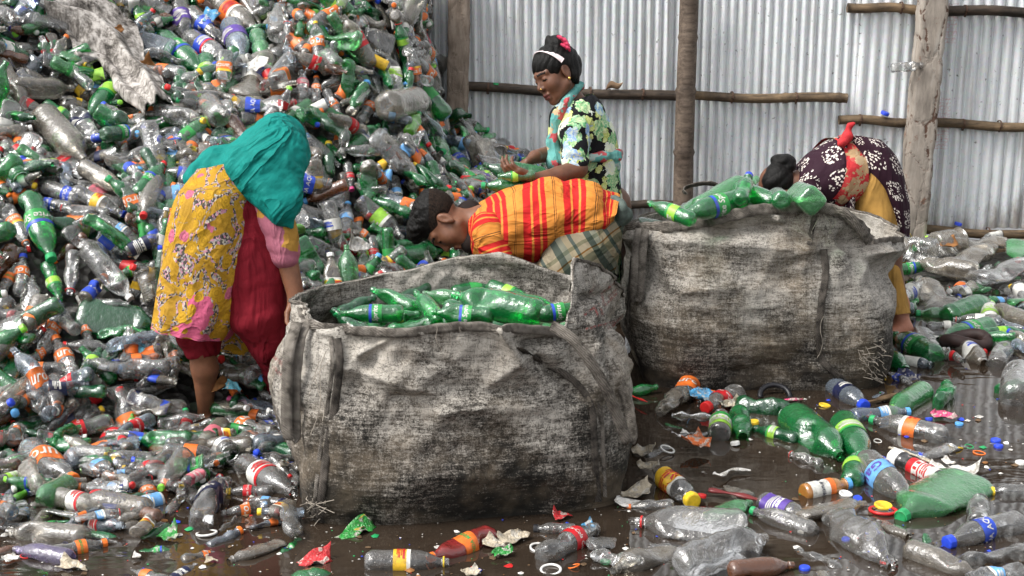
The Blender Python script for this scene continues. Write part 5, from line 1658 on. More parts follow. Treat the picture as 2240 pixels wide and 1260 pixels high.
def frame(axis, roll, up):
    z = unit(axis)
    x = np.asarray(up, float) - z * (np.asarray(up) @ z)
    x = unit(x) if np.linalg.norm(x) > 1e-4 else unit(np.cross(z, [1, .2, 0]))
    y = np.cross(z, x)
    c, s = cos(roll), sin(roll)
    return np.stack([x * c + y * s, -x * s + y * c, z], 1)

BOT = []     # dict per bottle
def image_axis(p, n, ang):
    """direction in the tangent plane of n at p whose picture direction is ang (degrees, y up)"""
    e1 = unit(np.cross(n, [0, 1, .02]) if abs(n[1]) < .99 else RIGHT); e2 = np.cross(n, e1)
    u0, v0, _ = proj(p)
    J = []
    for e in (e1, e2):
        u1, v1, _ = proj(p + e * .02); J.append(((u1 - u0) / .02, -(v1 - v0) / .02))
    J = np.array(J).T
    d = np.linalg.solve(J, np.array([cos(radians(ang)), sin(radians(ang))]))
    return unit(e1 * d[0] + e2 * d[1]), 1 / np.linalg.norm(d)

def add_bottle(p, axis, n, kind, col, lab, cap, var, scale=1.0, hero=False, where=None, roll=None, sink=None):
    L, R = KIND[kind][0] * scale, KIND[kind][1] * scale
    BOT.append(dict(p=np.asarray(p, float), ax=unit(axis), n=np.asarray(n, float), kind=kind, col=col, lab=lab, cap=cap, var=var, s=scale, hero=hero, where=where,
                    roll=(RS.normal() * .25 if var in (2, 5) else RS.uniform(0, 6.28)) if roll is None else roll, L=L, R=R))

HERO = """
1400 858 12 80 coke green - - 1
1505 850 60 60 juice clear uro white 1
1580 882 205 100 coke clear cola red 1
1685 902 -5 160 soda dgreen - - 3
1850 868 -35 105 water bluish navy blue 1
1925 912 5 125 water bluish wblue lblue 1
1985 945 166 170 soda clear froto green 0
1783 966 -40 140 big green - - 1
1864 972 -62 120 soda green lime green 0
1697 955 165 100 coke dgreen lime - 0
1620 937 -80 62 coke green - - 1
1868 1035 80 60 coke green lime - 0
1575 935 85 52 juice clear lime - 0
1805 1075 12 100 juice amber frutika lblue 0
1938 1062 -40 140 soda clear gau - 1
2050 1096 208 200 big lgreen - green 5
2012 1034 154 100 tube black redw white 0
2152 1175 195 165 water clear water blue 1
2226 850 90 130 big clear - - 1
2000 765 152 110 soda green sprite - 0
1482 1075 -40 125 juice clear yellow yellow 1
1596 1118 20 100 soda lgreen - - 2
1510 1155 176 245 big clear - !red 5
1712 1148 160 150 soda clear - green 0
1715 1120 -22 110 juice clear purple - 1
1815 1120 10 160 big dirty - - 5
1590 1225 22 200 big clear - - 3
1880 1190 -40 170 soda clear - - 3
1665 1248 5 110 soda brown - - 1
2185 1222 10 170 big clear - - 2
2060 1238 -20 150 big dirty - - 1
2140 1130 85 62 juice clear - - 1
2215 1080 180 95 juice clear - yellow 0
1425 1112 182 95 coke clear - orange 0
1560 868 170 70 juice clear uro - 3
1480 880 40 70 coke dirty - - 3
1762 1010 160 60 coke clear - !red 1
1995 598 10 80 soda green sprite - 1
2068 605 170 140 big dirty - - 1
2120 582 20 190 big dirty - - 2
2200 612 15 150 big clear - - 2
2038 652 130 110 big dirty - - 2
2122 682 20 115 soda green - - 0
2060 692 178 110 water lgreen - green 0
2165 690 90 62 juice white limew lime 0
2112 738 195 120 soda green sprite - 0
2195 735 5 100 soda green lime red 1
2122 778 -38 80 water dirty white - 1
2190 782 60 70 water clear - - 1
2212 702 160 120 big dirty - !yellow 1
1985 885 212 100 water lgreen - lime 0
2062 872 60 62 coke green - - 3
1955 796 -40 76 coke green - - 1
1962 832 -20 70 water clear water - 3
2215 850 20 60 soda green - - 1
2030 745 -60 60 juice clear - white 2
2070 560 10 90 jar dirty - - 0
2160 545 5 110 big dirty - - 2
2010 575 170 90 jar clear - !yellow 1
890 1237 0 185 soda clear yellow !yellow 0
1010 1203 200 150 soda red mirinda orange 1
1245 1195 28 135 coke clear cola - 1
1215 1163 178 70 juice clear - black 0
560 1210 200 125 water dirty - - 2
170 1206 12 125 coke clear mirinda orange 0
105 1180 175 180 big dirty - - 1
95 1218 170 90 soda purple - - 1
462 1108 60 140 soda clear navy - 3
540 1120 190 110 coke clear uro - 1
585 1055 -30 130 soda clear redw - 1
548 1080 180 95 coke clear cola yellow 0
300 1112 195 115 tube white wblue blue 0
112 1026 -35 120 soda clear uro orange 1
180 943 195 140 coke clear cola red 0
240 958 225 100 soda clear cola red 2
542 942 160 100 coke clear uro - 1
562 900 160 140 big bluish - pink 1
30 950 20 110 soda green - - 1
24 1062 20 130 square clear lime - 1
310 890 165 190 big clear navy - 2
75 825 180 145 soda clear uro - 1
145 800 115 105 coke clear uro orange 0
88 785 30 70 coke clear uro - 3
116 735 60 95 coke clear uro - 1
190 735 100 66 coke clear uro - 1
200 770 175 100 soda clear - red 1
262 712 -10 190 big dgreen - - 5
92 515 -70 150 soda green sprite green 1
40 508 -60 95 soda clear fanta !orange 1
20 565 15 100 water clear water red 1
112 458 172 95 water clear water blue 0
150 438 -20 105 water clear water - 0
212 455 -25 115 coke clear yellow - 0
185 475 170 90 soda clear - !red 1
238 612 -50 150 big clear - white 1
158 605 -95 92 coke clear - !red 0
118 625 -70 88 coke green lime - 0
50 612 85 86 coke clear uro blue 0
195 545 -40 110 big clear - - 2
262 515 -30 110 water clear wblue - 0
290 598 200 80 coke green lime - 0
68 660 85 100 water clear - - 2
20 620 60 80 coke clear mirinda - 1
140 325 -47 140 big dirty - - 0
182 290 120 90 big clear navy - 1
130 365 160 125 soda clear cola red 2
225 405 -30 95 big dirty - - 0
300 350 20 130 water bluish - - 2
265 280 175 85 soda green - - 1
232 236 225 120 soda green lime - 0
130 255 -30 80 coke green lime - 0
92 210 0 135 square dirty - - 0
25 210 -60 135 soda dirty - - 1
62 245 -30 115 soda dirty cola white 1
18 110 -35 100 soda green - red 1
90 112 0 105 water clear - - 2
85 45 -10 62 coke clear uro - 0
118 22 -50 110 big dirty - - 1
165 32 -70 70 soda green - - 0
195 55 0 85 soda green lime - 0
312 30 160 95 soda green sprite - 1
395 58 -80 95 big clear purple - 1
452 78 -40 105 big clear water - 1
520 55 -35 135 soda dirty froto - 0
525 112 -70 95 soda bluish purple - 0
575 120 -75 76 coke lgreen - - 0
458 125 -30 105 soda clear pepsi - 0
455 172 -85 95 coke green lime - 0
400 142 -40 140 soda green sprite - 0
338 130 160 85 jar bluish - - 1
375 178 0 100 square black - - 0
565 175 60 130 big dirty white - 2
60 170 -30 110 soda dirty - - 3
932 30 0 92 soda clear cola - 0
970 68 85 70 coke green - - 0
902 105 90 96 water clear redw - 0
800 35 -50 95 soda green - - 0
815 108 160 72 jar clear - - 1
620 62 85 80 big clear - - 1
780 172 -45 95 soda green sprite - 1
845 172 100 95 square clear limew - 1
905 205 -60 100 water clear redw - 0
938 218 -70 105 soda clear fanta - 1
862 236 10 95 big dirty - - 0
738 266 -30 85 coke green - green 0
640 240 180 90 coke clear cola lime 0
725 232 -60 66 coke clear uro - 0
690 205 90 56 coke clear uro orange 0
660 198 90 66 coke clear pink - 0
800 246 60 66 coke clear uro - 1
790 312 40 84 big green white - 1
715 358 90 72 coke dgreen - yellow 0
680 345 -20 72 coke clear uro - 0
665 312 -60 80 water clear wblue - 0
945 345 105 105 soda lgreen - green 1
955 297 150 66 coke clear cola - 0
905 315 30 66 water clear water - 0
760 392 -80 60 coke clear cola pink 0
798 375 0 62 coke green - lblue 0
1012 287 200 52 coke green - - 1
753 490 85 72 water clear wblue lblue 0
825 492 -40 130 big clear limew - 0
787 517 -35 66 coke clear uro orange 0
690 490 -20 125 big clear - - 1
862 430 -80 70 water clear wblue - 0
910 460 -60 64 coke green lime - 0
850 566 -48 76 soda green - - 0
908 566 8 95 big green - - 1
812 562 -85 72 water clear cola - 0
790 562 -85 66 coke green lime - 0
715 570 -25 120 square clear - black 1
845 535 -40 66 soda green - - 3
895 545 170 80 soda green - - 1
640 570 40 80 soda clear teal - 2
720 420 -60 90 big clear - - 2
945 400 -30 110 soda clear - - 1
1000 395 -45 110 coke clear uro - 0
985 330 -40 80 soda clear yellow - 0
1055 345 -10 60 water clear water lblue 1
1090 335 60 60 soda clear - - 0
1000 372 -50 70 soda green water - 0
700 340 -40 80 soda clear - - 0
560 235 -20 90 soda dirty - - 0
"""
for line in HERO.strip().splitlines():
    a = line.split()
    u, v, ang, ln = map(float, a[:4]); kind, col, lab, cap, var = a[4], a[5], a[6], a[7], int(a[8])
    p, n = surf(u, v)
    ax, ppm = image_axis(p, n, ang)
    L0, R0 = KIND[kind][:2]
    s = float(np.clip(ln / ppm / L0, .72, 1.35))
    wet = p[2] < .03
    fl = 1.0 if var not in (2, 5) else .6
    p = p + n * R0 * s * fl * (.30 if wet else .95)
    add_bottle(p, ax, n, kind, col, None if lab == '-' else lab, None if cap == '-' else cap, var, s, True)

# bottles heaped in the two sacks and held by the girl: u v ang len kind colour label cap var  z|Y height-or-distance
CARRIED = """
815 686 180 130 soda green sprite - 0 z .535 front
862 655 155 92 soda green - - 1 z .50 front
937 672 130 84 soda green - - 0 z .51 front
1012 688 176 105 soda green sprite - 1 z .52 front
1088 668 166 205 big green - - 1 z .545 front
1212 684 188 105 soda green sprite - 0 z .535 front
912 640 30 105 soda dgreen - - 1 z .47 front
1046 632 10 100 soda green sprite - 0 z .47 front
1120 645 -20 90 soda green lime - 0 z .48 front
985 652 170 90 soda lgreen - - 1 z .48 front
870 694 10 80 coke green lime - 1 z .50 front
780 668 25 90 coke dgreen - - 0 z .47 front
1160 662 -10 100 soda green - - 0 z .48 front
1180 630 160 90 soda dgreen - - 1 z .44 front
960 625 175 100 soda dgreen - - 1 z .43 front
1040 612 20 70 soda black - - 3 z .46 front
1468 463 158 92 soda green lime - 0 z .715 back
1562 452 195 150 soda green sprite - 0 z .70 back
1592 428 30 150 big lgreen - - 0 z .70 back
1672 436 -22 140 soda green - - 0 z .71 back
1628 412 70 60 coke green - blue 0 z .76 back
1515 458 40 90 soda lgreen - - 0 z .66 back
1740 452 5 110 soda green - - 1 z .68 back
1640 450 10 120 soda green - - 1 z .68 back
1112 381 158 118 soda dgreen - - 0 Y 5.93 girl
1130 385 182 72 coke lgreen lime - 0 Y 5.86 girl
1162 376 -10 70 soda green - - 0 Y 5.97 girl
1118 408 178 130 soda green - green 0 Y 5.90 girl
"""
for line in CARRIED.strip().splitlines():
    a = line.split()
    u, v, ang, ln = map(float, a[:4]); kind, col, lab, cap, var = a[4], a[5], a[6], a[7], int(a[8])
    p = G(u, v, float(a[10])) if a[9] == 'z' else P(u, v, float(a[10]))
    n = np.array([0, -.35, .94]) if a[9] == 'z' else -FWD
    ax, ppm = image_axis(p, unit(n), ang)
    s = float(np.clip(ln / ppm / KIND[kind][0], .72, 1.35))
    add_bottle(p, ax, unit(n), kind, col, None if lab == '-' else lab, None if cap == '-' else cap, var, s, True, a[11])
add_bottle(P(1984, 146, 7.86), RIGHT + .1 * UPV, -FWD, 'juice', 'clear', None, None, 1, .95, True, 'fence')
# two bottles lying end-on at the back sack's rim
for (u, v, kind, s, dx) in ((1714, 428, 'soda', .9, .05), (1768, 428, 'square', 1.15, -.1)):
    p = G(u, v, .755); add_bottle(p + FWD * .12, unit(FWD * [1, 1, 0] + RIGHT * dx + [0, 0, -.1]), (0, 0, 1), kind, 'lgreen' if kind == 'square' else 'green', None, None, 0, s, True, 'back', roll=.78 if kind == 'square' else .3)

RAGP = spline([(118, 72), (165, 84), (215, 105), (255, 140), (290, 190), (318, 230), (352, 282)], 60)
RAGW = spline(np.array([[8], [34], [58], [56], [36], [46], [26]]), 60)[:, 0]
# ---------------------------------------------------------------- the rest of the heap: best-of-several dropping
PTS = []
def capsule_pts(p, ax, L, n=5):
    return p + ax[None] * (np.linspace(-.42, .42, n) * L)[:, None]
allp, allr = [], []
for b_ in BOT:
    q = capsule_pts(b_['p'], b_['ax'], b_['L']); allp.append(q); allr.append(np.full(5, b_['R']))
MAXP = 28000
AP = np.zeros((MAXP, 3)); AR = np.zeros(MAXP); NP_ = 0
for q, r_ in zip(allp, allr):
    AP[NP_:NP_ + 5] = q; AR[NP_:NP_ + 5] = r_; NP_ += 5
NHERO = NP_
KW = ['soda', 'coke', 'water', 'big', 'juice', 'square', 'jar']; KP = [.19, .37, .20, .05, .12, .04, .03]
CW = ['clear', 'dirty', 'bluish', 'green', 'dgreen', 'lgreen', 'brown', 'purple', 'lime']; CPB = [.47, .20, .085, .125, .055, .035, .015, .005, .01]
LW_ = [None, 'uro', 'cola', 'water', 'wblue', 'white', 'yellow', 'lime', 'mirinda', 'pink', 'navy', 'fanta', 'purple', 'redw', 'limew', 'pepsi']; LP = [.52, .13, .06, .055, .035, .045, .03, .005, .025, .02, .015, .02, .01, .02, .005, .005]
GL = [None, 'sprite', 'lime', 'white']; GP = [.66, .22, .06, .06]
CAPW = [None, 'red', 'blue', 'lblue', 'green', 'white', 'orange', 'lime', '!red', 'yellow', '!orange']; CAPP = [.62, .06, .06, .04, .04, .05, .04, .01, .04, .03, .01]
def rnd_spec():
    kind = RS.choice(KW, p=KP); col = RS.choice(CW, p=CPB)
    lab = RS.choice(GL, p=GP) if 'green' in col else RS.choice(LW_, p=LP)
    if col in ('brown', 'lime'): lab = None
    cap = RS.choice(CAPW, p=CAPP)
    if kind == 'jar': cap = None
    return str(kind), str(col), lab if lab is None else str(lab), cap if cap is None else str(cap), int(RS.choice(6, p=[.24, .25, .17, .19, .08, .07])), RS.uniform(.66, .94)
def try_place(sampler, spec, lift, tilt, tries=7):
    global NP_
    kind, col, lab, cap, var, s = spec
    L, R = KIND[kind][0] * s, KIND[kind][1] * s
    best = None
    for _ in range(tries):
        smp = sampler()
        if smp is None: continue
        p, n = smp
        d = RS.normal(size=3); ax = unit(d - n * (d @ n)); ax = unit(ax + n * RS.normal() * tilt)
        p = p + n * (R * lift)
        q = capsule_pts(p, ax, L)
        near = np.linalg.norm(AP[:NP_] - p, axis=1) < .24
        pen = 0.0
        if near.any():
            dd = np.linalg.norm(AP[:NP_][near][None] - q[:, None], axis=2) - (AR[:NP_][near][None] + R) * .92
            pen = -np.minimum(dd, 0).sum()
        hid = 0.0
        hn_ = np.linalg.norm(AP[:NHERO] - p, axis=1) < .24
        if hn_.any():
            dd = np.linalg.norm(AP[:NHERO][hn_][None] - q[:, None], axis=2) - (AR[:NHERO][hn_][None] + R) * .95
            hid = -np.minimum(dd, 0).sum()
        pen += 3 * hid
        u_, v_, _ = proj(p)
        if 345 < u_ < 535 and 730 < v_ < 905 and p[1] < 5.47: continue
        if 385 < u_ < 505 and 800 < v_ < 942 and p[1] < 5.62: continue
        if 1890 < u_ < 2060 and 560 < v_ < 785 and p[1] < 6.75: continue
        if lift > .5 and 100 < u_ < 390 and 50 < v_ < 310 and np.min(np.hypot(RAGP[:, 0] - u_, RAGP[:, 1] - v_) - RAGW) < 12: continue
        if u_ > 985 and v_ < 285 and p[1] > 6: continue
        if best is None or pen < best[0]: best = (pen, p, ax, n, q, hid)
        if pen == 0: break
    if best is None: return
    pen, p, ax, n, q, hid = best
    if hid > .05:
        if lift < .5: return
        up = -n * (R * 1.3)
    else: up = n * min(pen * .32, .055)
    add_bottle(p + up, ax, n, kind, col, lab, cap, var, s)
    if NP_ + 5 < MAXP:
        AP[NP_:NP_ + 5] = q + up; AR[NP_:NP_ + 5] = R; NP_ += 5
VARW_N = 6
def s_heap():
    for _ in range(60):
        X, Y = RS.uniform(-2.75, .40), RS.uniform(5.0, 8.6)
        if Y > 7.9 and X > -.36: continue
        z = float(heap(X, Y))
        if z < .02: continue
        e = .06
        n = unit([-(heap(X + e, Y) - heap(X - e, Y)) / (2 * e), -(heap(X, Y + e) - heap(X, Y - e)) / (2 * e), 1.0])
        if RS.rand() > .55 / max(n[2], .3): continue
        p = np.array([X, Y, z])
        u, v, _ = proj(p)
        if u < -60 or u > 1420 or v < -70: continue
        return p, n
    return None
def s_px(u0, u1, v0, v1, dens=None, z=.0):
    def f():
        for _ in range(40):
            u, v = RS.uniform(u0, u1), RS.uniform(v0, v1)
            if dens is not None and RS.rand() > dens(u, v): continue
            p = G(u, v, z)
            if heap(p[0], p[1]) > .05: continue
            if abs(p[0] + .19) < .50 and abs(p[1] - 4.95) < .5: continue
            if abs(p[0] - .97) < .56 and abs(p[1] - 6.11) < .46: continue
            return p, np.array([0, 0, 1.0])
        return None
    return f
for i in range(700): try_place(s_heap, rnd_spec(), -.1, .25, 2)          # lower layer
for i in range(2250): try_place(s_heap, rnd_spec(), 1.0, .30, 8)
def small_spec():
    a = rnd_spec(); return a[:5] + (a[5] * .78,)
for i in range(250): try_place(s_px(-20, 640, 860, 1180, lambda u, v: np.interp(v, [860, 1000, 1090, 1180], [1, 1, .38, .06]) * (1 if u < 330 or v < 1080 else .4)), small_spec(), -.15, .12, 7)
for i in range(9): try_place(s_px(-20, 700, 1140, 1270), small_spec(), -.6, .08, 6)
def wet_spec():
    kind, col, lab, cap, var, s = rnd_spec()
    col = str(RS.choice(['clear', 'dirty', 'bluish', 'green', 'dgreen'], p=[.58, .26, .06, .06, .04]))
    return kind, col, lab if RS.rand() < .35 and 'green' not in col else None, cap if RS.rand() < .5 else None, int(RS.choice([1, 2, 3, 4], p=[.2, .35, .3, .15])), s
for i in range(10): try_place(s_px(1330, 2260, 1120, 1275, lambda u, v: np.interp(v, [1110, 1180, 1260], [.25, 1, 1])), wet_spec(), -.45, .10, 8)
for i in range(8): try_place(s_px(1400, 2240, 850, 1110), wet_spec(), -.6, .05, 8)
def s_right():
    for _ in range(40):
        X, Y = RS.uniform(1.62, 3.0), RS.uniform(6.6, 7.92)
        z = float(heap(X, Y))
        if X < 1.75 and Y < 6.7: continue
        return np.array([X, Y, z]), np.array([0, -.15, .98])
for i in range(70): try_place(s_right, rnd_spec(), .6, .2, 7)
for i in range(26): try_place(s_px(1990, 2260, 640, 800), rnd_spec(), .1, .1, 7)
def s_sack1():
    return np.array([RS.uniform(-.52, .10), RS.uniform(4.72, 5.18), RS.uniform(.33, .37)]), np.array([0, 0, 1.0])
def s_sack2():
    return np.array([RS.uniform(.62, 1.28), RS.uniform(5.88, 6.38), RS.uniform(.44, .50)]), np.array([0, 0, 1.0])
n0 = len(BOT)
for i in range(34): try_place(s_sack1, ('soda', str(RS.choice(['green', 'dgreen', 'lgreen'], p=[.6, .25, .15])), None, None, int(RS.choice([0, 1, 3])), 1.0), .8, .2, 5)
for i in range(22): try_place(s_sack2, ('soda', str(RS.choice(['green', 'dgreen', 'lgreen'], p=[.6, .2, .2])), None, None, int(RS.choice([0, 1, 3])), 1.0), .6, .2, 5)
for b_ in BOT[n0:]: b_['where'] = 'front' if b_['p'][1] < 5.5 else 'back'
# ================================================================ which bottles show, and how large
CEN = np.array([b_['p'] for b_ in BOT])
pu, pv, dep = proj(CEN)
occ_V, occ_F = [], []
for o in scene.objects:
    if o.type == 'MESH' and o.data.name.split('.')[0] in ('sack_body', 'tunic', 'dress', 'shirt', 'wrapped_skirt', 'headscarf', 'trousers', 'body', 'heap_ground'):
        k = len(occ_V); occ_V += [v.co.copy() for v in o.data.vertices]; occ_F += [tuple(i + k for i in p.vertices) for p in o.data.polygons]
for i, b_ in enumerate(BOT):                       # coarse bottles as boxes
    Rm = frame(b_['ax'], b_['roll'], b_['n']); k = len(occ_V); r_ = b_['R'] * .8; L = b_['L'] * .46
    for sx in (-1, 1):
        for sy in (-1, 1):
            for sz in (-1, 1): occ_V.append(Vector(b_['p'] + Rm @ np.array([sx * r_, sy * r_, sz * L])))
    occ_F += [tuple(k + j for j in f) for f in ((0, 1, 3, 2), (4, 6, 7, 5), (0, 4, 5, 1), (2, 3, 7, 6), (0, 2, 6, 4), (1, 5, 7, 3))]
    b_['f0'] = len(occ_F) - 6
bvh_all = BVHTree.FromPolygons(occ_V, occ_F)
base_f = BOT[0]['f0']
seen = np.zeros(len(BOT))
for u in range(4, 2240, 9):
    for v in range(4, 1260, 9):
        h = bvh_all.ray_cast(Vector(CAMP), Vector(ray(u, v)))
        if h[2] is not None and h[2] >= base_f: seen[(h[2] - base_f) // 6] += 1
for i, b_ in enumerate(BOT): b_['seen'] = seen[i]
keep = [b_ for b_ in BOT if b_['seen'] > 0 or b_['where'] is None]
order = sorted([b_ for b_ in BOT if b_['seen'] >= 2], key=lambda b_: -(b_['seen'] + (25 if b_['hero'] else 0)))
indiv = [b_ for b_ in order if b_['kind'] not in ('jar', 'tube')][:298] + [b_ for b_ in order if b_['kind'] in ('jar', 'tube')]
chosen = set(map(id, indiv))
rest = [b_ for b_ in BOT if id(b_) not in chosen and not (b_['where'] is not None and b_['seen'] == 0)]

# ---- the uncountable rest as one mass
mats, midx = [], {}
def mslot(m):
    if m.name not in midx: midx[m.name] = len(mats); mats.append(m)
    return midx[m.name]
VV, FF, FM, off = [], [], [], 0
def put(Va, Fa, mi, R_, p, s):
    global off
    Va = np.asarray(Va) * s @ R_.T + p
    VV.append(Va)
    FF.extend([tuple(j + off for j in f) for f in Fa]); FM.extend(mi if not np.isscalar(mi) else [mi] * len(Fa)); off += len(Va)
for b_ in rest:
    g = bottle_parts(b_['kind'], b_['var'], 0)
    R_ = frame(b_['ax'], b_['roll'], b_['n'])
    put(*g['body'], mslot(PL[b_['col']]), R_, b_['p'], b_['s'])
    if b_['lab']:
        V_, F_, M_ = g['label']; L_ = LAB[b_['lab']]
        put(V_, F_, [mslot(LC[L_[1]]) if q else mslot(LC[L_[0]]) for q in M_], R_, b_['p'], b_['s'])
    if b_['cap']:
        put(*g['ring' if b_['cap'][0] == '!' else 'cap'], mslot(CAPM[b_['cap'].strip('!')]), R_, b_['p'], b_['s'])
me = mesh_from('bottle_mass', np.concatenate(VV), FF, mats, FM)
obj('heaped_bottles', me, label='mass of smaller clear, green and labelled plastic bottles making up the heap', cat='bottles', kind='stuff')

# ---- the individual ones
VARW = ['', 'dented', 'flattened', 'crumpled', 'bent', 'squashed wide']
KWD = {'soda': 'soda bottle', 'big': 'large bottle', 'coke': 'small bottle', 'water': 'ribbed bottle', 'juice': 'stubby bottle', 'square': 'square bottle', 'jar': 'wide jar', 'tube': 'slim container'}
MARK = [('the grey rag', 245, 180), ('the teal headscarf', 600, 320), ('the pale left post', 1000, 200), ('the stooping man', 960, 490), ('the mustard tunic', 430, 560), ('the bare calf', 445, 850),
        ('the front sack', 640, 860), ('the front sack', 980, 1160), ('the front sack', 1330, 1000), ('the back sack', 1640, 850), ('the bare foot', 1965, 720), ('the concrete post', 1995, 540), ('the girl', 1180, 380)]
SIDE = ['right of', 'above and right of', 'above', 'above and left of', 'left of', 'below and left of', 'below', 'below and right of']
def place_words(b_):
    u, v, _ = proj(b_['p'])
    if b_['where'] == 'front': return 'inside the front sack'
    if b_['where'] == 'back': return 'on top of the back sack'
    if b_['where'] == 'fence': return 'wedged beside the concrete post'
    if b_['where'] == 'girl': return "in the girl's hands"
    m_ = min(MARK, key=lambda q: math.hypot(q[1] - u, q[2] - v))
    a = atan2(m_[2] - v, u - m_[1]); k = int(round(a / (pi / 4))) % 8
    far = math.hypot(m_[1] - u, m_[2] - v)
    return ('just ' if far < 110 else 'well ' if far > 230 else '') + SIDE[k] + ' ' + m_[0]
def look(b_, short=False):
    w_ = [VARW[b_['var']], PLNAME[b_['col']], KWD[b_['kind']]]
    ex = []
    if b_['lab']: ex.append(LAB[b_['lab']][4])
    if b_['cap']:
        cw = {'lblue': 'light blue'}.get(b_['cap'].strip('!'), b_['cap'].strip('!'))
        ex.append(cw + (' neck ring' if b_['cap'][0] == '!' else ' cap'))
    s_ = ' '.join(x for x in w_ if x)
    if ex and not short: s_ += ' with ' + (' and '.join(ex) if len(ex) < 2 else ex[0] + ', ' + ex[1])
    return s_
def nw_(t): return len(t.replace(',', ' ').split())
def fit(t, b_):
    """shorten a label to sixteen words without cutting a phrase"""
    for x, y in ((' well ', ' '), (' just ', ' '), ('dirt-stained clear', 'dirty'), (' and left of', ' left of'), (' and right of', ' right of'), (look(b_), look(b_, True))):
        if nw_(t) <= 16: break
        t = t.replace(x, y)
    return t
for b_ in indiv:
    b_['label'] = fit(look(b_) + ' ' + place_words(b_), b_)
PIX = {id(b_): proj(b_['p'])[:2] for b_ in indiv}
def dups():
    g = {}
    for b_ in indiv: g.setdefault(b_['label'], []).append(b_)
    return [q for q in g.values() if len(q) > 1]
for q in dups():
    for b_ in q:
        u, v = PIX[id(b_)]
        oth = sorted((o for o in indiv if o is not b_ and look(o, 1) != look(b_, 1)), key=lambda o: math.hypot(PIX[id(o)][0] - u, PIX[id(o)][1] - v))[0]
        nb = (LAB[oth['lab']][4].replace(' label', '-labelled') + ' one') if oth['lab'] else PLNAME[oth['col']] + ' ' + KWD[oth['kind']].split()[0] + ' one'
        b_['label'] = fit(b_['label'] + ', beside ' + nb, b_)
for b_ in indiv:                                     # keep within sixteen words
    if nw_(b_['label']) > 16: b_['label'] = fit(look(b_) + ' ' + place_words(b_), b_)
ORD = ['leftmost', 'second from left', 'third from left', 'fourth from left', 'fifth from left', 'sixth from left', 'seventh from left', 'eighth from left']
for q in dups():
    q.sort(key=lambda b_: PIX[id(b_)][0])
    for i, b_ in enumerate(q):
        t = 'rightmost' if i == len(q) - 1 else ORD[min(i, 7)]
        lb = look(b_, 1) + ' ' + place_words(b_) + ', ' + t + ' of its kind there'
        if len(lb.replace(',', ' ').split()) > 16: lb = look(b_, 1) + ' ' + place_words(b_) + ', ' + t
        b_['label'] = lb
for q in dups():
    q.sort(key=lambda b_: PIX[id(b_)][1])
    for i, b_ in enumerate(q): b_['label'] = fit(b_['label'] + (', upper', ', lower', ', lowest', ', bottom')[min(i, 3)], b_)
for b_ in indiv:
    R_ = frame(b_['ax'], b_['roll'], b_['n'])
    nm = {'jar': 'plastic_jar', 'tube': 'slim_container'}.get(b_['kind'], 'plastic_bottle')
    cat = {'jar': 'jar', 'tube': 'container'}.get(b_['kind'], 'bottle')
    grp = {'front': 'green bottles in the front sack', 'back': 'green bottles on the back sack', 'girl': 'green bottles the girl holds', 'fence': 'bottles caught on the fence'}.get(b_['where'])
    if grp is None:
        grp = ('bottles floating on the muddy water' if b_['p'][2] < .07 else 'bottles on the heap') if cat == 'bottle' else ('jars among the bottles' if cat == 'jar' else 'slim containers on the water')
    o = obj(nm, me_body(b_['kind'], b_['var'], b_['col']), label=b_['label'], cat=cat, group=grp)
    o['settled'] = 1
    M = Matrix.Translation(b_['p']) @ Matrix(R_.tolist()).to_4x4() @ Matrix.Scale(b_['s'], 4)
    o.matrix_world = M
    if b_['cap']:
        obj('neck_ring' if b_['cap'][0] == '!' else 'cap', me_cap(b_['kind'], b_['var'], b_['cap'].strip('!'), 'ring' if b_['cap'][0] == '!' else 'cap'), o)
    if b_['lab']:
        obj('bottle_label', me_label(b_['kind'], b_['var'], b_['lab']), o)
print('bottles', len(BOT), 'individual', len(indiv), 'mass', len(rest), 'verts', off)
# ================================================================ rag, scraps, caps and other litter
m, nt, b = new_mat('filthy_cloth', .85, .1)
v = objco(nt)
s_ = math_(nt, 'ADD', math_(nt, 'MULTIPLY', noise_(nt, v, 9, 6, .72, .6), .6), math_(nt, 'MULTIPLY', noise_(nt, objco(nt, (40, 40, 12)), 1.2, 5, .75), .4))
setc(nt, b, ramp(nt, s_, [(.38, (.015, .013, .012)), (.47, (.16, .145, .13)), (.56, (.44, .41, .38)), (.68, (.60, .57, .53))]))
bump_(nt, b, noise_(nt, v, 60, 5, .7), .5, .006)
RAG = m
ax_ = spline([(118, 72), (165, 84), (215, 105), (255, 140), (290, 190), (318, 230), (352, 282)], 60)
wd_ = spline(np.array([[10], [40], [66], [62], [42], [50], [30]]), 60)[:, 0]
V, F = [], []
nw = 30
for i in range(60):
    t = unit(ax_[min(i + 1, 59)] - ax_[max(i - 1, 0)]); pr_ = np.array([-t[1], t[0]])
    for j in range(nw):
        q = (j / (nw - 1)) * 2 - 1
        ed = 1 + .12 * sin(i * .28 + 2 * q) + .03 * sin(i * .9)
        uv_ = ax_[i] + pr_ * q * wd_[i] * ed
        p, n = surf(*uv_)
        fold_ = .022 * sin(q * 6 + i * .06) + .008 * sin(q * 13 + i * .07 + 1) + .002 * sin(q * 25 - i * .1)
        n = unit([0, -.6, .8])
        V.append(p + n * (.165 + fold_ * (1 - .3 * abs(q)) - .05 * q * q))
for i in range(59):
    for j in range(nw - 1):
        a = i * nw + j; F.append((a, a + nw, a + nw + 1, a + 1))
V = np.array(V); V = V + .006 * np.stack([waves(V, 4, 6, k_) for k_ in (1, 2, 3)], 1)
o = obj('cloth_rag', mesh_from('cloth_rag', V, F, [RAG]), label='long dirty white and black rag draped across the upper left of the heap', cat='rag')
md = o.modifiers.new('thickness', 'SOLIDIFY'); md.thickness = .004
bvhR = BVHTree.FromPolygons([Vector(p) for p in V], F)

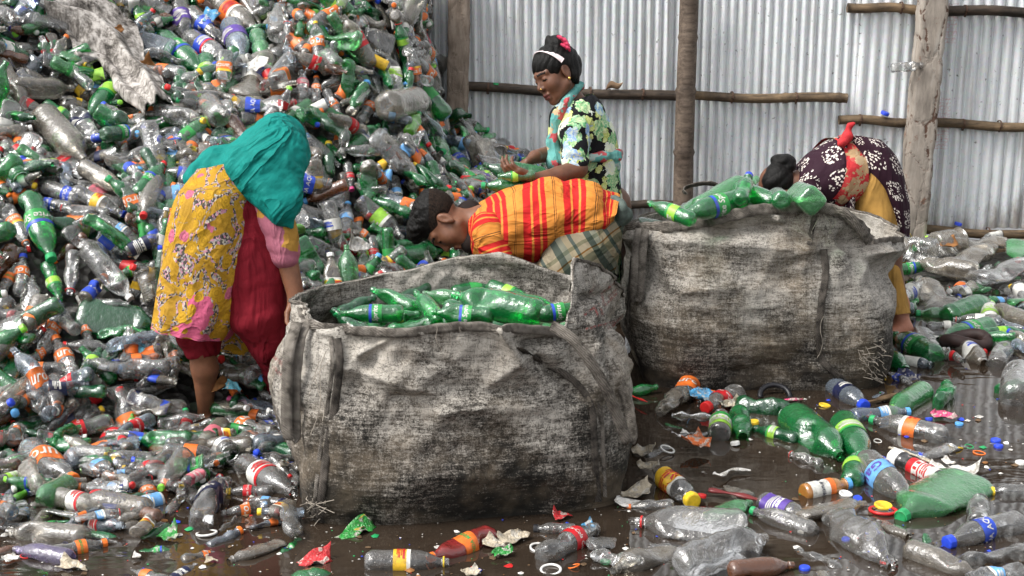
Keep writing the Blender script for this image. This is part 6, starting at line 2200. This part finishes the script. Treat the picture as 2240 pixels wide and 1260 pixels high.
SC = {'cream': simple('damp_paper', (.52, .45, .34), .8, .15, .35, 60), 'white': simple('white_paper', (.72, .70, .66), .7, .2, .2, 60), 'green': simple('green_foil', (.03, .30, .05), .3, .5, .5, 40), 'yellow': simple('yellow_wrapper', (.70, .55, .06), .35, .45, .45, 45),
      'red': simple('red_film', (.55, .03, .035), .35, .4, .3, 60), 'orange': simple('orange_film', (.72, .17, .04), .4, .4, .3, 60), 'blue': simple('sky_blue_film', (.06, .30, .55), .3, .5, .4, 40), 'navy': simple('navy_film', (.012, .02, .09), .35, .5, .4, 50),
      'pink': simple('pink_net', (.65, .08, .20), .6, .3, .5, 220), 'brown': simple('rotten_wood', (.13, .085, .05), .9, .1, .6, 40), 'maroon': simple('maroon_plastic', (.16, .02, .02), .35, .45, .3, 40), 'rust': simple('rusty_leaf', (.24, .11, .04), .7, .15, .4, 60), 'cyan': simple('cyan_film', (.15, .50, .62), .3, .5, .3, 40)}
for k_ in ('green', 'yellow', 'red', 'orange', 'blue', 'navy', 'cyan', 'white', 'cream', 'pink'):
    nt = SC[k_].node_tree; b = nt.nodes['Principled BSDF']; v = objco(nt)
    old = b.inputs['Base Color'].links[0].from_socket
    c = mixc(nt, ramp(nt, noise_(nt, v, 55, 2, .5), [(.56, (0, 0, 0)), (.58, (.8, .8, .8))]), old, (.55, .52, .46))
    c = mixc(nt, ramp(nt, noise_(nt, v, 24, 5, .75), [(.46, (0, 0, 0)), (.7, (.85, .85, .85))]), c, (.07, .055, .04))
    setc(nt, b, c); wrinkle(nt, b, v, 40, .7, .006, (1, 1, 1))
def scrap(u, v, w, h, ang, col, label, cat='paper scrap', name='paper_scrap', curl=.35, lift=.012, seed=0, on_heap=True):
    p, n = surf(u, v)
    if p[2] > .03: lift += .075
    h_ = bvhR.ray_cast(Vector(CAMP), Vector(unit(ray(u, v))))
    if h_[0] is not None: p, n, lift = np.array(h_[0]), unit(n - .4 * FWD), .012
    ax, ppm = image_axis(p, n, ang); ay = unit(np.cross(n, ax))
    mpp = proj(p)[2] / FPX
    W = min(w * ppm, w * mpp * 1.1) / 2
    H = min(h * abs(image_axis(p, n, ang + 90)[1]), h * mpp * 1.5) / 2
    r = np.random.RandomState(int(u * 7 + v))
    V, F = [], []
    N_ = 9
    c1_, c2_ = r.uniform(-1, 1, 2)
    for i in range(N_):
        for j in range(N_):
            x, y = i / (N_ - 1) * 2 - 1, j / (N_ - 1) * 2 - 1
            e = 1 - .16 * abs(sin(3.1 * x + u)) * abs(y) ** 3 - .2 * abs(sin(2.3 * y + v)) * abs(x) ** 3
            skew = .25 * c1_ * x * y
            z = curl * min(W, .05) * (c2_ * x * x + .8 * max(0, x * c1_ + y) ** 2 + .25 * sin(5 * x + 3 * y + u))
            V.append(p + ax * (x * W * e + skew * W) + ay * (y * H * e) + n * (lift + max(z, -lift * .8)))
    for i in range(N_ - 1):
        for j in range(N_ - 1):
            a = i * N_ + j; F.append((a, a + N_, a + N_ + 1, a + 1))
    o = obj(name, mesh_from(name, V, F, [SC[col]]), label=label, cat=cat)
    md = o.modifiers.new('thickness', 'SOLIDIFY'); md.thickness = .0012
    return o
SCRAPS = [
 (1405, 996, 66, 24, -22, 'cream', 'curled cream paper scrap floating right of the front sack strap'), (1418, 1030, 56, 15, -8, 'cream', 'narrow cream scrap below the curled one, right of the front sack'),
 (1392, 1087, 74, 26, 14, 'cream', 'large cream paper sheet floating by the front sack right corner'), (1380, 1105, 40, 50, 80, 'white', 'white paper standing in water beside the orange-capped bottle'),
 (1122, 1186, 74, 26, 22, 'cream', 'torn cream carton flap floating below middle of the front sack'), (1082, 1197, 52, 24, -6, 'cream', 'smaller cream flap between orange bottle and torn carton flap'),
 (2106, 1040, 66, 24, -14, 'white', 'white triangular foam piece on the water above the large green bottle'), (2052, 1030, 46, 12, -5, 'white', 'thin white foam sliver left of the triangular foam piece'),
 (2075, 1020, 34, 9, -20, 'white', 'small white flake above the thin foam sliver'), (384, 988, 60, 28, 40, 'white', 'bright white tag leaning among bottles below the bare calf'),
 (160, 1246, 64, 16, -4, 'cream', 'cream paper strip at the bottom edge, under the orange-capped bottle'), (24, 1230, 34, 18, 20, 'white', 'white paper corner in the water at the bottom left edge'),
 (763, 563, 50, 24, 4, 'white', 'ribbed white paper piece on the heap behind the front sack'), (570, 176, 36, 34, -20, 'white', 'square white sticker on the heap right of the grey rag'), (187, 138, 32, 32, -15, 'white', 'torn white square lying on the grey rag'),
 (1498, 952, 20, 7, -5, 'white', 'tiny white scrap floating left of the coral film'), (1642, 968, 10, 6, 30, 'white', 'tiny white fleck floating right of the round white cap'), (462, 1232, 28, 9, 10, 'cream', 'small cream chip in dark water at the bottom left'),
 (1595, 894, 60, 16, 8, 'cream', 'cream scrap under the red-capped bottle by the back sack'), (300, 1225, 20, 12, 60, 'white', 'small white chip right of the orange-capped bottle'),
 (1030, 1262, 40, 20, 15, 'cream', 'cream scrap at bottom edge by the yellow-ringed bottle')]
for s_ in SCRAPS: scrap(*s_)
WRAP = [
 (783, 1166, 96, 26, 20, 'green', 'green snack wrapper floating against the front sack bottom'), (790, 1160, 60, 12, 22, 'yellow', 'yellow torn wrapper strip over the green snack wrapper'), (1526, 978, 56, 38, 18, 'orange', 'coral label film floating left of the round white cap'),
 (1530, 876, 62, 32, 25, 'blue', 'sky blue wrapper floating in front of the back sack'), (372, 376, 44, 76, -80, 'yellow', 'crinkled yellow wrapper on the heap left of the mustard tunic'), (290, 796, 52, 28, 20, 'cyan', 'light blue film on the heap left of the bare calf'),
 (72, 1000, 30, 50, -70, 'cyan', 'cyan film among floating bottles at the left edge'), (1228, 1136, 44, 14, 20, 'red', 'glossy red lid sliver at the front sack right bottom'), (690, 1232, 74, 26, 8, 'red', 'dark red film floating at the bottom left of the front sack'),
 (318, 846, 22, 62, 60, 'orange', 'orange paper strip sticking out left of the bare calf'), (1905, 920, 24, 10, -20, 'red', 'pink-red chip on the water above the two green bottles'), (1100, 1218, 50, 14, 10, 'green', 'green printed film right of the orange label bottle'),
 (470, 1075, 50, 40, -35, 'navy', 'navy label film standing in water left of front sack'), (1290, 1162, 40, 16, -30, 'blue', 'blue film by the red-labelled bottle at front sack right corner'), (455, 70, 40, 30, -25, 'blue', 'blue film on the heap right of the grey rag'),
 (370, 1180, 44, 26, 15, 'green', 'green and white foil floating at lower left'), (620, 1115, 46, 22, 20, 'navy', 'navy drink label floating left of the front sack corner'), (1985, 830, 60, 20, -10, 'navy', 'navy film beside the frayed back sack corner'),
 (2075, 572, 40, 20, 10, 'rust', 'brown shred on the large dirty bottles under the fence'), (480, 880, 46, 14, 25, 'rust', 'curled brown leaf on the heap right of the bare calf'), (505, 885, 40, 12, -10, 'cyan', 'thin cyan film right of the bare ankle'), (350, 218, 40, 12, -60, 'rust', 'brown leaf at the right edge of the grey rag'), (330, 150, 36, 12, -30, 'rust', 'brown leaf lying below the bluish jar'), (260, 68, 16, 12, 30, 'rust', 'brown leaf above the grey rag')]
for s_ in WRAP: scrap(*s_, cat='leaf' if 'leaf' in s_[6] else 'wrapper', name='dry_leaf' if 'leaf' in s_[6] else 'plastic_wrapper', curl=.45)
scrap(2066, 917, 60, 15, -4, 'pink', 'pink mesh net floating right of the large orange-labelled bottle', 'net', 'mesh_net', .3)
def stick(pts, r, mat, name, label, cat, z=.01, flat_=.5):
    mb = MB()
    q = [surf(u, v)[0] + np.array([0, 0, z]) for (u, v) in pts]
    q = spline(q, 14)
    rr_ = [r * (.75 + .35 * sin(i * 1.1 + r * 900)) for i in range(14)]
    mb.tube(q, rr_, 8, flat=flat_)
    mb.build(name, mat, label=label, cat=cat)
stick([(1880, 890), (1925, 882), (1970, 868), (2030, 862)], .016, SC['brown'], 'bark_strip', 'rough brown bark strip floating below the frayed back sack corner', 'bark', .015)
stick([(1945, 985), (1990, 998), (2050, 1022)], .010, SC['cream'], 'wood_lath', 'pale wooden lath floating above the black container', 'stick')
stick([(1550, 1078), (1620, 1090), (1690, 1108)], .014, SC['maroon'], 'plastic_strip', 'dark red plastic strip floating above the half-sunk pale green bottle', 'plastic strip')
stick([(1368, 866), (1390, 876), (1416, 886)], .004, CAPM['red'], 'drinking_straw', 'red straw floating at the left front of the back sack', 'straw', .012, 1)
stick([(1562, 1040), (1580, 1044), (1600, 1032), (1642, 1034)], .010, SC['white'], 'paper_tube', 'white and red tube carton floating alone in open water', 'carton', .008)
stick([(1470, 916), (1510, 918), (1562, 920)], .018, PL['dirty'], 'clear_tube', 'clear plastic tube with tan end in front of the back sack', 'tube', .012, 1)
stick([(1668, 885), (1700, 882), (1755, 880)], .010, SC['pink'], 'squeezed_tube', 'squeezed pink and white tube before the back sack', 'tube', .012)
# floating caps, rings and lids
def disc(u, v, rpx, col, label, kind='cap', z=.0, Y=None):
    p = P(u, v, Y) if Y else surf(u, v)[0] + np.array([0, 0, z + .002])
    n = np.array([0, 0, 1.0])
    _, _, d_ = proj(p); r = rpx / FPX * d_
    rr_ = np.random.RandomState(int(u * 3 + v)); n = unit(n + rr_.normal(size=3) * [.14, .14, 0])
    if not Y and p[2] > .05: p = p + [0, 0, .08]
    a, b_ = unit(np.cross(n, [0.3, 1, 0])), None
    b_ = np.cross(n, a)
    if kind == 'ring': prof = [(.80, -.08), (1.0, -.08), (1.0, .10), (.80, .10)]; closed = True
    elif kind == 'lid': prof = [(1.0, -.10), (1.0, .16), (.92, .22), (.80, .20), (.76, .14), (.001, .14)]; closed = False
    else: prof = [(1.0, -.35), (1.03, .25), (.95, .42), (.80, .44), (.001, .42)]; closed = False
    V, F = [], []
    sg = 22
    for (x, y) in prof:
        for k in range(sg):
            t = 2 * pi * k / sg; f = 1.02 if (k % 2 and kind == 'cap') else 1
            V.append(p + (a * cos(t) + b_ * sin(t)) * r * x * f + n * r * y)
    m_ = len(prof)
    for i in range(m_ if closed else m_ - 1):
        for k in range(sg):
            k2 = (k + 1) % sg; i2 = (i + 1) % m_
            F.append((i * sg + k, i * sg + k2, i2 * sg + k2, i2 * sg + k))
    nm = {'cap': 'bottle_cap', 'ring': 'plastic_ring', 'lid': 'jar_lid'}[kind]
    obj(nm, mesh_from(nm, V, F, [CAPM[col]]), label=label, cat={'cap': 'bottle cap', 'ring': 'plastic ring', 'lid': 'lid'}[kind], group={'cap': 'loose bottle caps', 'ring': 'loose plastic rings', 'lid': 'loose jar lids'}[kind])
DISCS = [
 (1608, 971, 10, 'white', 'round white cap floating right of the coral label film', 'cap'), (1648, 926, 12, 'yellow', 'yellow cap floating right of the small green bottle', 'cap'), (1850, 1082, 15, 'white', 'flat white lid floating under the light blue capped bottle', 'lid'),
 (1876, 1093, 10, 'blue', 'blue cap floating below the flat white lid', 'cap'), (1932, 1108, 20, 'yellow', 'large yellow lid floating inside a red ring', 'lid'), (1932, 1118, 32, 'red', 'red ring around the yellow lid, left of the large green bottle', 'ring'),
 (1928, 1004, 10, 'blue', 'blue cap floating below the white-capped container', 'cap'), (1958, 994, 10, 'white', 'oval white cap above the black container', 'cap'), (2018, 996, 9, 'blue', 'blue cap floating above the pale wooden lath', 'cap'), (1920, 966, 9, 'white', 'white ring floating right of the two green bottles', 'ring'),
 (1905, 1012, 11, 'white', 'white ring by the neck of the lime-labelled green bottle', 'ring'), (2090, 979, 17, 'yellow', 'yellow ring floating below the large orange-labelled bottle', 'ring'), (2120, 978, 10, 'green', 'thin green ring floating right of the yellow ring', 'ring'), (2142, 992, 14, 'orange', 'tan orange ring floating in the striped reflection', 'ring'),
 (2178, 966, 11, 'blue', 'blue cap in the striped reflection, upper of two', 'cap'), (2184, 978, 10, 'blue', 'blue cap in the striped reflection, lower of two', 'cap'), (2232, 1014, 11, 'white', 'white cap floating alone near the right edge', 'cap'), (2032, 918, 8, 'blue', 'blue cap left of the pink mesh net', 'cap'), (2098, 929, 9, 'lblue', 'pale blue cap right of the pink mesh net', 'cap'),
 (1460, 984, 17, 'white', 'tan white ring floating below the curled cream paper', 'ring'), (1535, 1086, 10, 'red', 'red cap floating right of the yellow-capped bottle', 'cap'), (1804, 888, 13, 'yellow', 'gold lid floating in front of the back sack', 'lid'), (1325, 1232, 12, 'green', 'green cap floating under the front sack right corner', 'cap'),
 (1760, 1245, 12, 'blue', 'blue cap near the bottom edge among clear bottles', 'cap'), (1850, 1182, 9, 'blue', 'blue cap among crushed clear bottles at lower right', 'cap'), (452, 1168, 24, 'white', 'large white ring lid floating in dark water at lower left', 'ring'), (326, 1130, 22, 'white', 'round white lid under the slim white container', 'lid'),
 (356, 1023, 13, 'white', 'pale round lid among floating bottles below the bare calf', 'lid'), (56, 1218, 12, 'red', 'red ring left of the orange-capped bottle', 'ring'), (335, 985, 10, 'red', 'dark red cap among floating bottles left of the bare ankle', 'cap'), (186, 975, 11, 'red', 'bright red cap between two red-labelled bottles', 'cap'),
 (425, 976, 8, 'white', 'small white cap below the bare ankle', 'cap'), (440, 993, 9, 'blue', 'flat blue cap below the small white cap', 'cap'), (98, 1132, 9, 'lime', 'lime cap by the crushed bottles at the left edge', 'ring'), (150, 1126, 13, 'yellow', 'yellow cap left of the slim white container', 'cap'), (28, 1018, 14, 'lime', 'lime green ring beside the square bottle at left edge', 'ring'),
 (310, 1042, 0, 'red', '', 'cap'), (640, 1218, 0, 'red', '', 'ring'), (2002, 740, 9, 'white', 'white cap on the water right of the bare foot', 'cap'), (2045, 742, 11, 'white', 'white round cap left of the green and blue labelled bottle', 'cap'), (2060, 765, 9, 'white', 'white oval cap below the green and blue labelled bottle', 'cap'), (1925, 830, 13, 'yellow', 'thin brown ring by the frayed sack corner', 'ring'),
 (1180, 1200, 22, 'white', 'cream plastic ring frame floating left of the red-labelled bottle', 'ring'), (1205, 1248, 24, 'white', 'cream plastic ring frame at the bottom edge', 'ring'), (1255, 1240, 14, 'orange', 'rusty brown ring at the bottom edge', 'ring'), (700, 1232, 0, 'red', '', 'cap'),
 (1085, 184, 6, 'green', 'green cap sitting on the rail left of the girl', 'cap', 0, RY - .01), (1936, 248, 9, 'blue', 'blue cap sitting on the rail left of the concrete post', 'cap', 0, RY - .01), (2096, 490, 8, 'blue', 'blue cap sitting on the lowest rail right of the concrete post', 'cap', 0, RY - .01)]
for d_ in DISCS:
    if d_[2]: disc(*d_)
# specks of foam and grit on the water
rr = np.random.RandomState(4)
mb = MB()
for i in range(900):
    u, v = (rr.uniform(1330, 2240), rr.uniform(850, 1260)) if rr.rand() < .6 else (rr.uniform(0, 1330), rr.uniform(1080, 1260))
    p = G(u, v, .002)
    if heap(p[0], p[1]) > 0 : continue
    r = rr.uniform(.0012, .0042) * (1 + 2.6 * (rr.rand() < .10))
    k = rr.randint(4, 7); a0 = rr.rand() * 6
    ring_ = [p + np.array([cos(a0 + 2 * pi * j / k) * r * rr.uniform(.6, 1.3), sin(a0 + 2 * pi * j / k) * r * rr.uniform(.6, 1.3), 0]) for j in range(k)]
    mb.add(ring_ + [p + np.array([0, 0, r * .5])], [(j, (j + 1) % k, k) for j in range(k)], int(rr.choice(6, p=[.42, .30, .08, .07, .06, .07])))
mb.build('floating_specks', [SC['white'], SC['brown'], CAPM['red'], CAPM['blue'], CAPM['green'], SC['rust']], kind='stuff', label='scattered white and brown specks floating on the muddy water')
# black tyre-like ring half sunk by the back sack
mb = MB()
c = G(1695, 868, .0)
pts = [c + np.array([.055 * cos(t), .04 * sin(t), .030 * sin(t) + .004]) for t in np.linspace(-.3, 3.4, 26)]
mb.tube(pts, [.009 + .002 * (i % 2) for i in range(26)], 8)
mb.build('rubber_ring', CAPM['black'], label='black ribbed rubber ring half sunk in front of the back sack', cat='rubber ring')
mb = MB()
c = surf(2112, 760)[0] + np.array([0, 0, .03])
pts = [c + np.array([.085 * cos(t), .06 * sin(t), .012 * sin(2 * t)]) for t in np.linspace(0, 2 * pi, 26)]
mb.tube(pts, .026, 10)
mb.build('rubber_ring', simple('old_rubber', (.03, .016, .014), .6, .3, .4), label='dark brown rubber ring among green bottles right of the bare foot', cat='rubber ring')
# ================================================================ origins at each thing's base
def tree(o):
    out = [o]
    for c in o.children: out += tree(c)
    return out
for o in list(scene.objects):
    if o.parent or o.type in ('CAMERA', 'LIGHT') or o.get('kind') == 'structure' or o.get('settled'): continue
    if o.location.length > 1e-6: continue
    T = tree(o)
    cs = []
    for q in T:
        if q.type == 'MESH' and len(q.data.vertices):
            a = np.empty(len(q.data.vertices) * 3); q.data.vertices.foreach_get('co', a); cs.append(a.reshape(-1, 3))
    if not cs: continue
    A = np.concatenate(cs); lo, hi = A.min(0), A.max(0)
    L = Vector(((lo[0] + hi[0]) / 2, (lo[1] + hi[1]) / 2, lo[2]))
    for q in T:
        if q.type == 'MESH': q.data.transform(Matrix.Translation(-L))
    o.location = L
for k in ('settled',):
    for o in scene.objects:
        if k in o: del o[k]
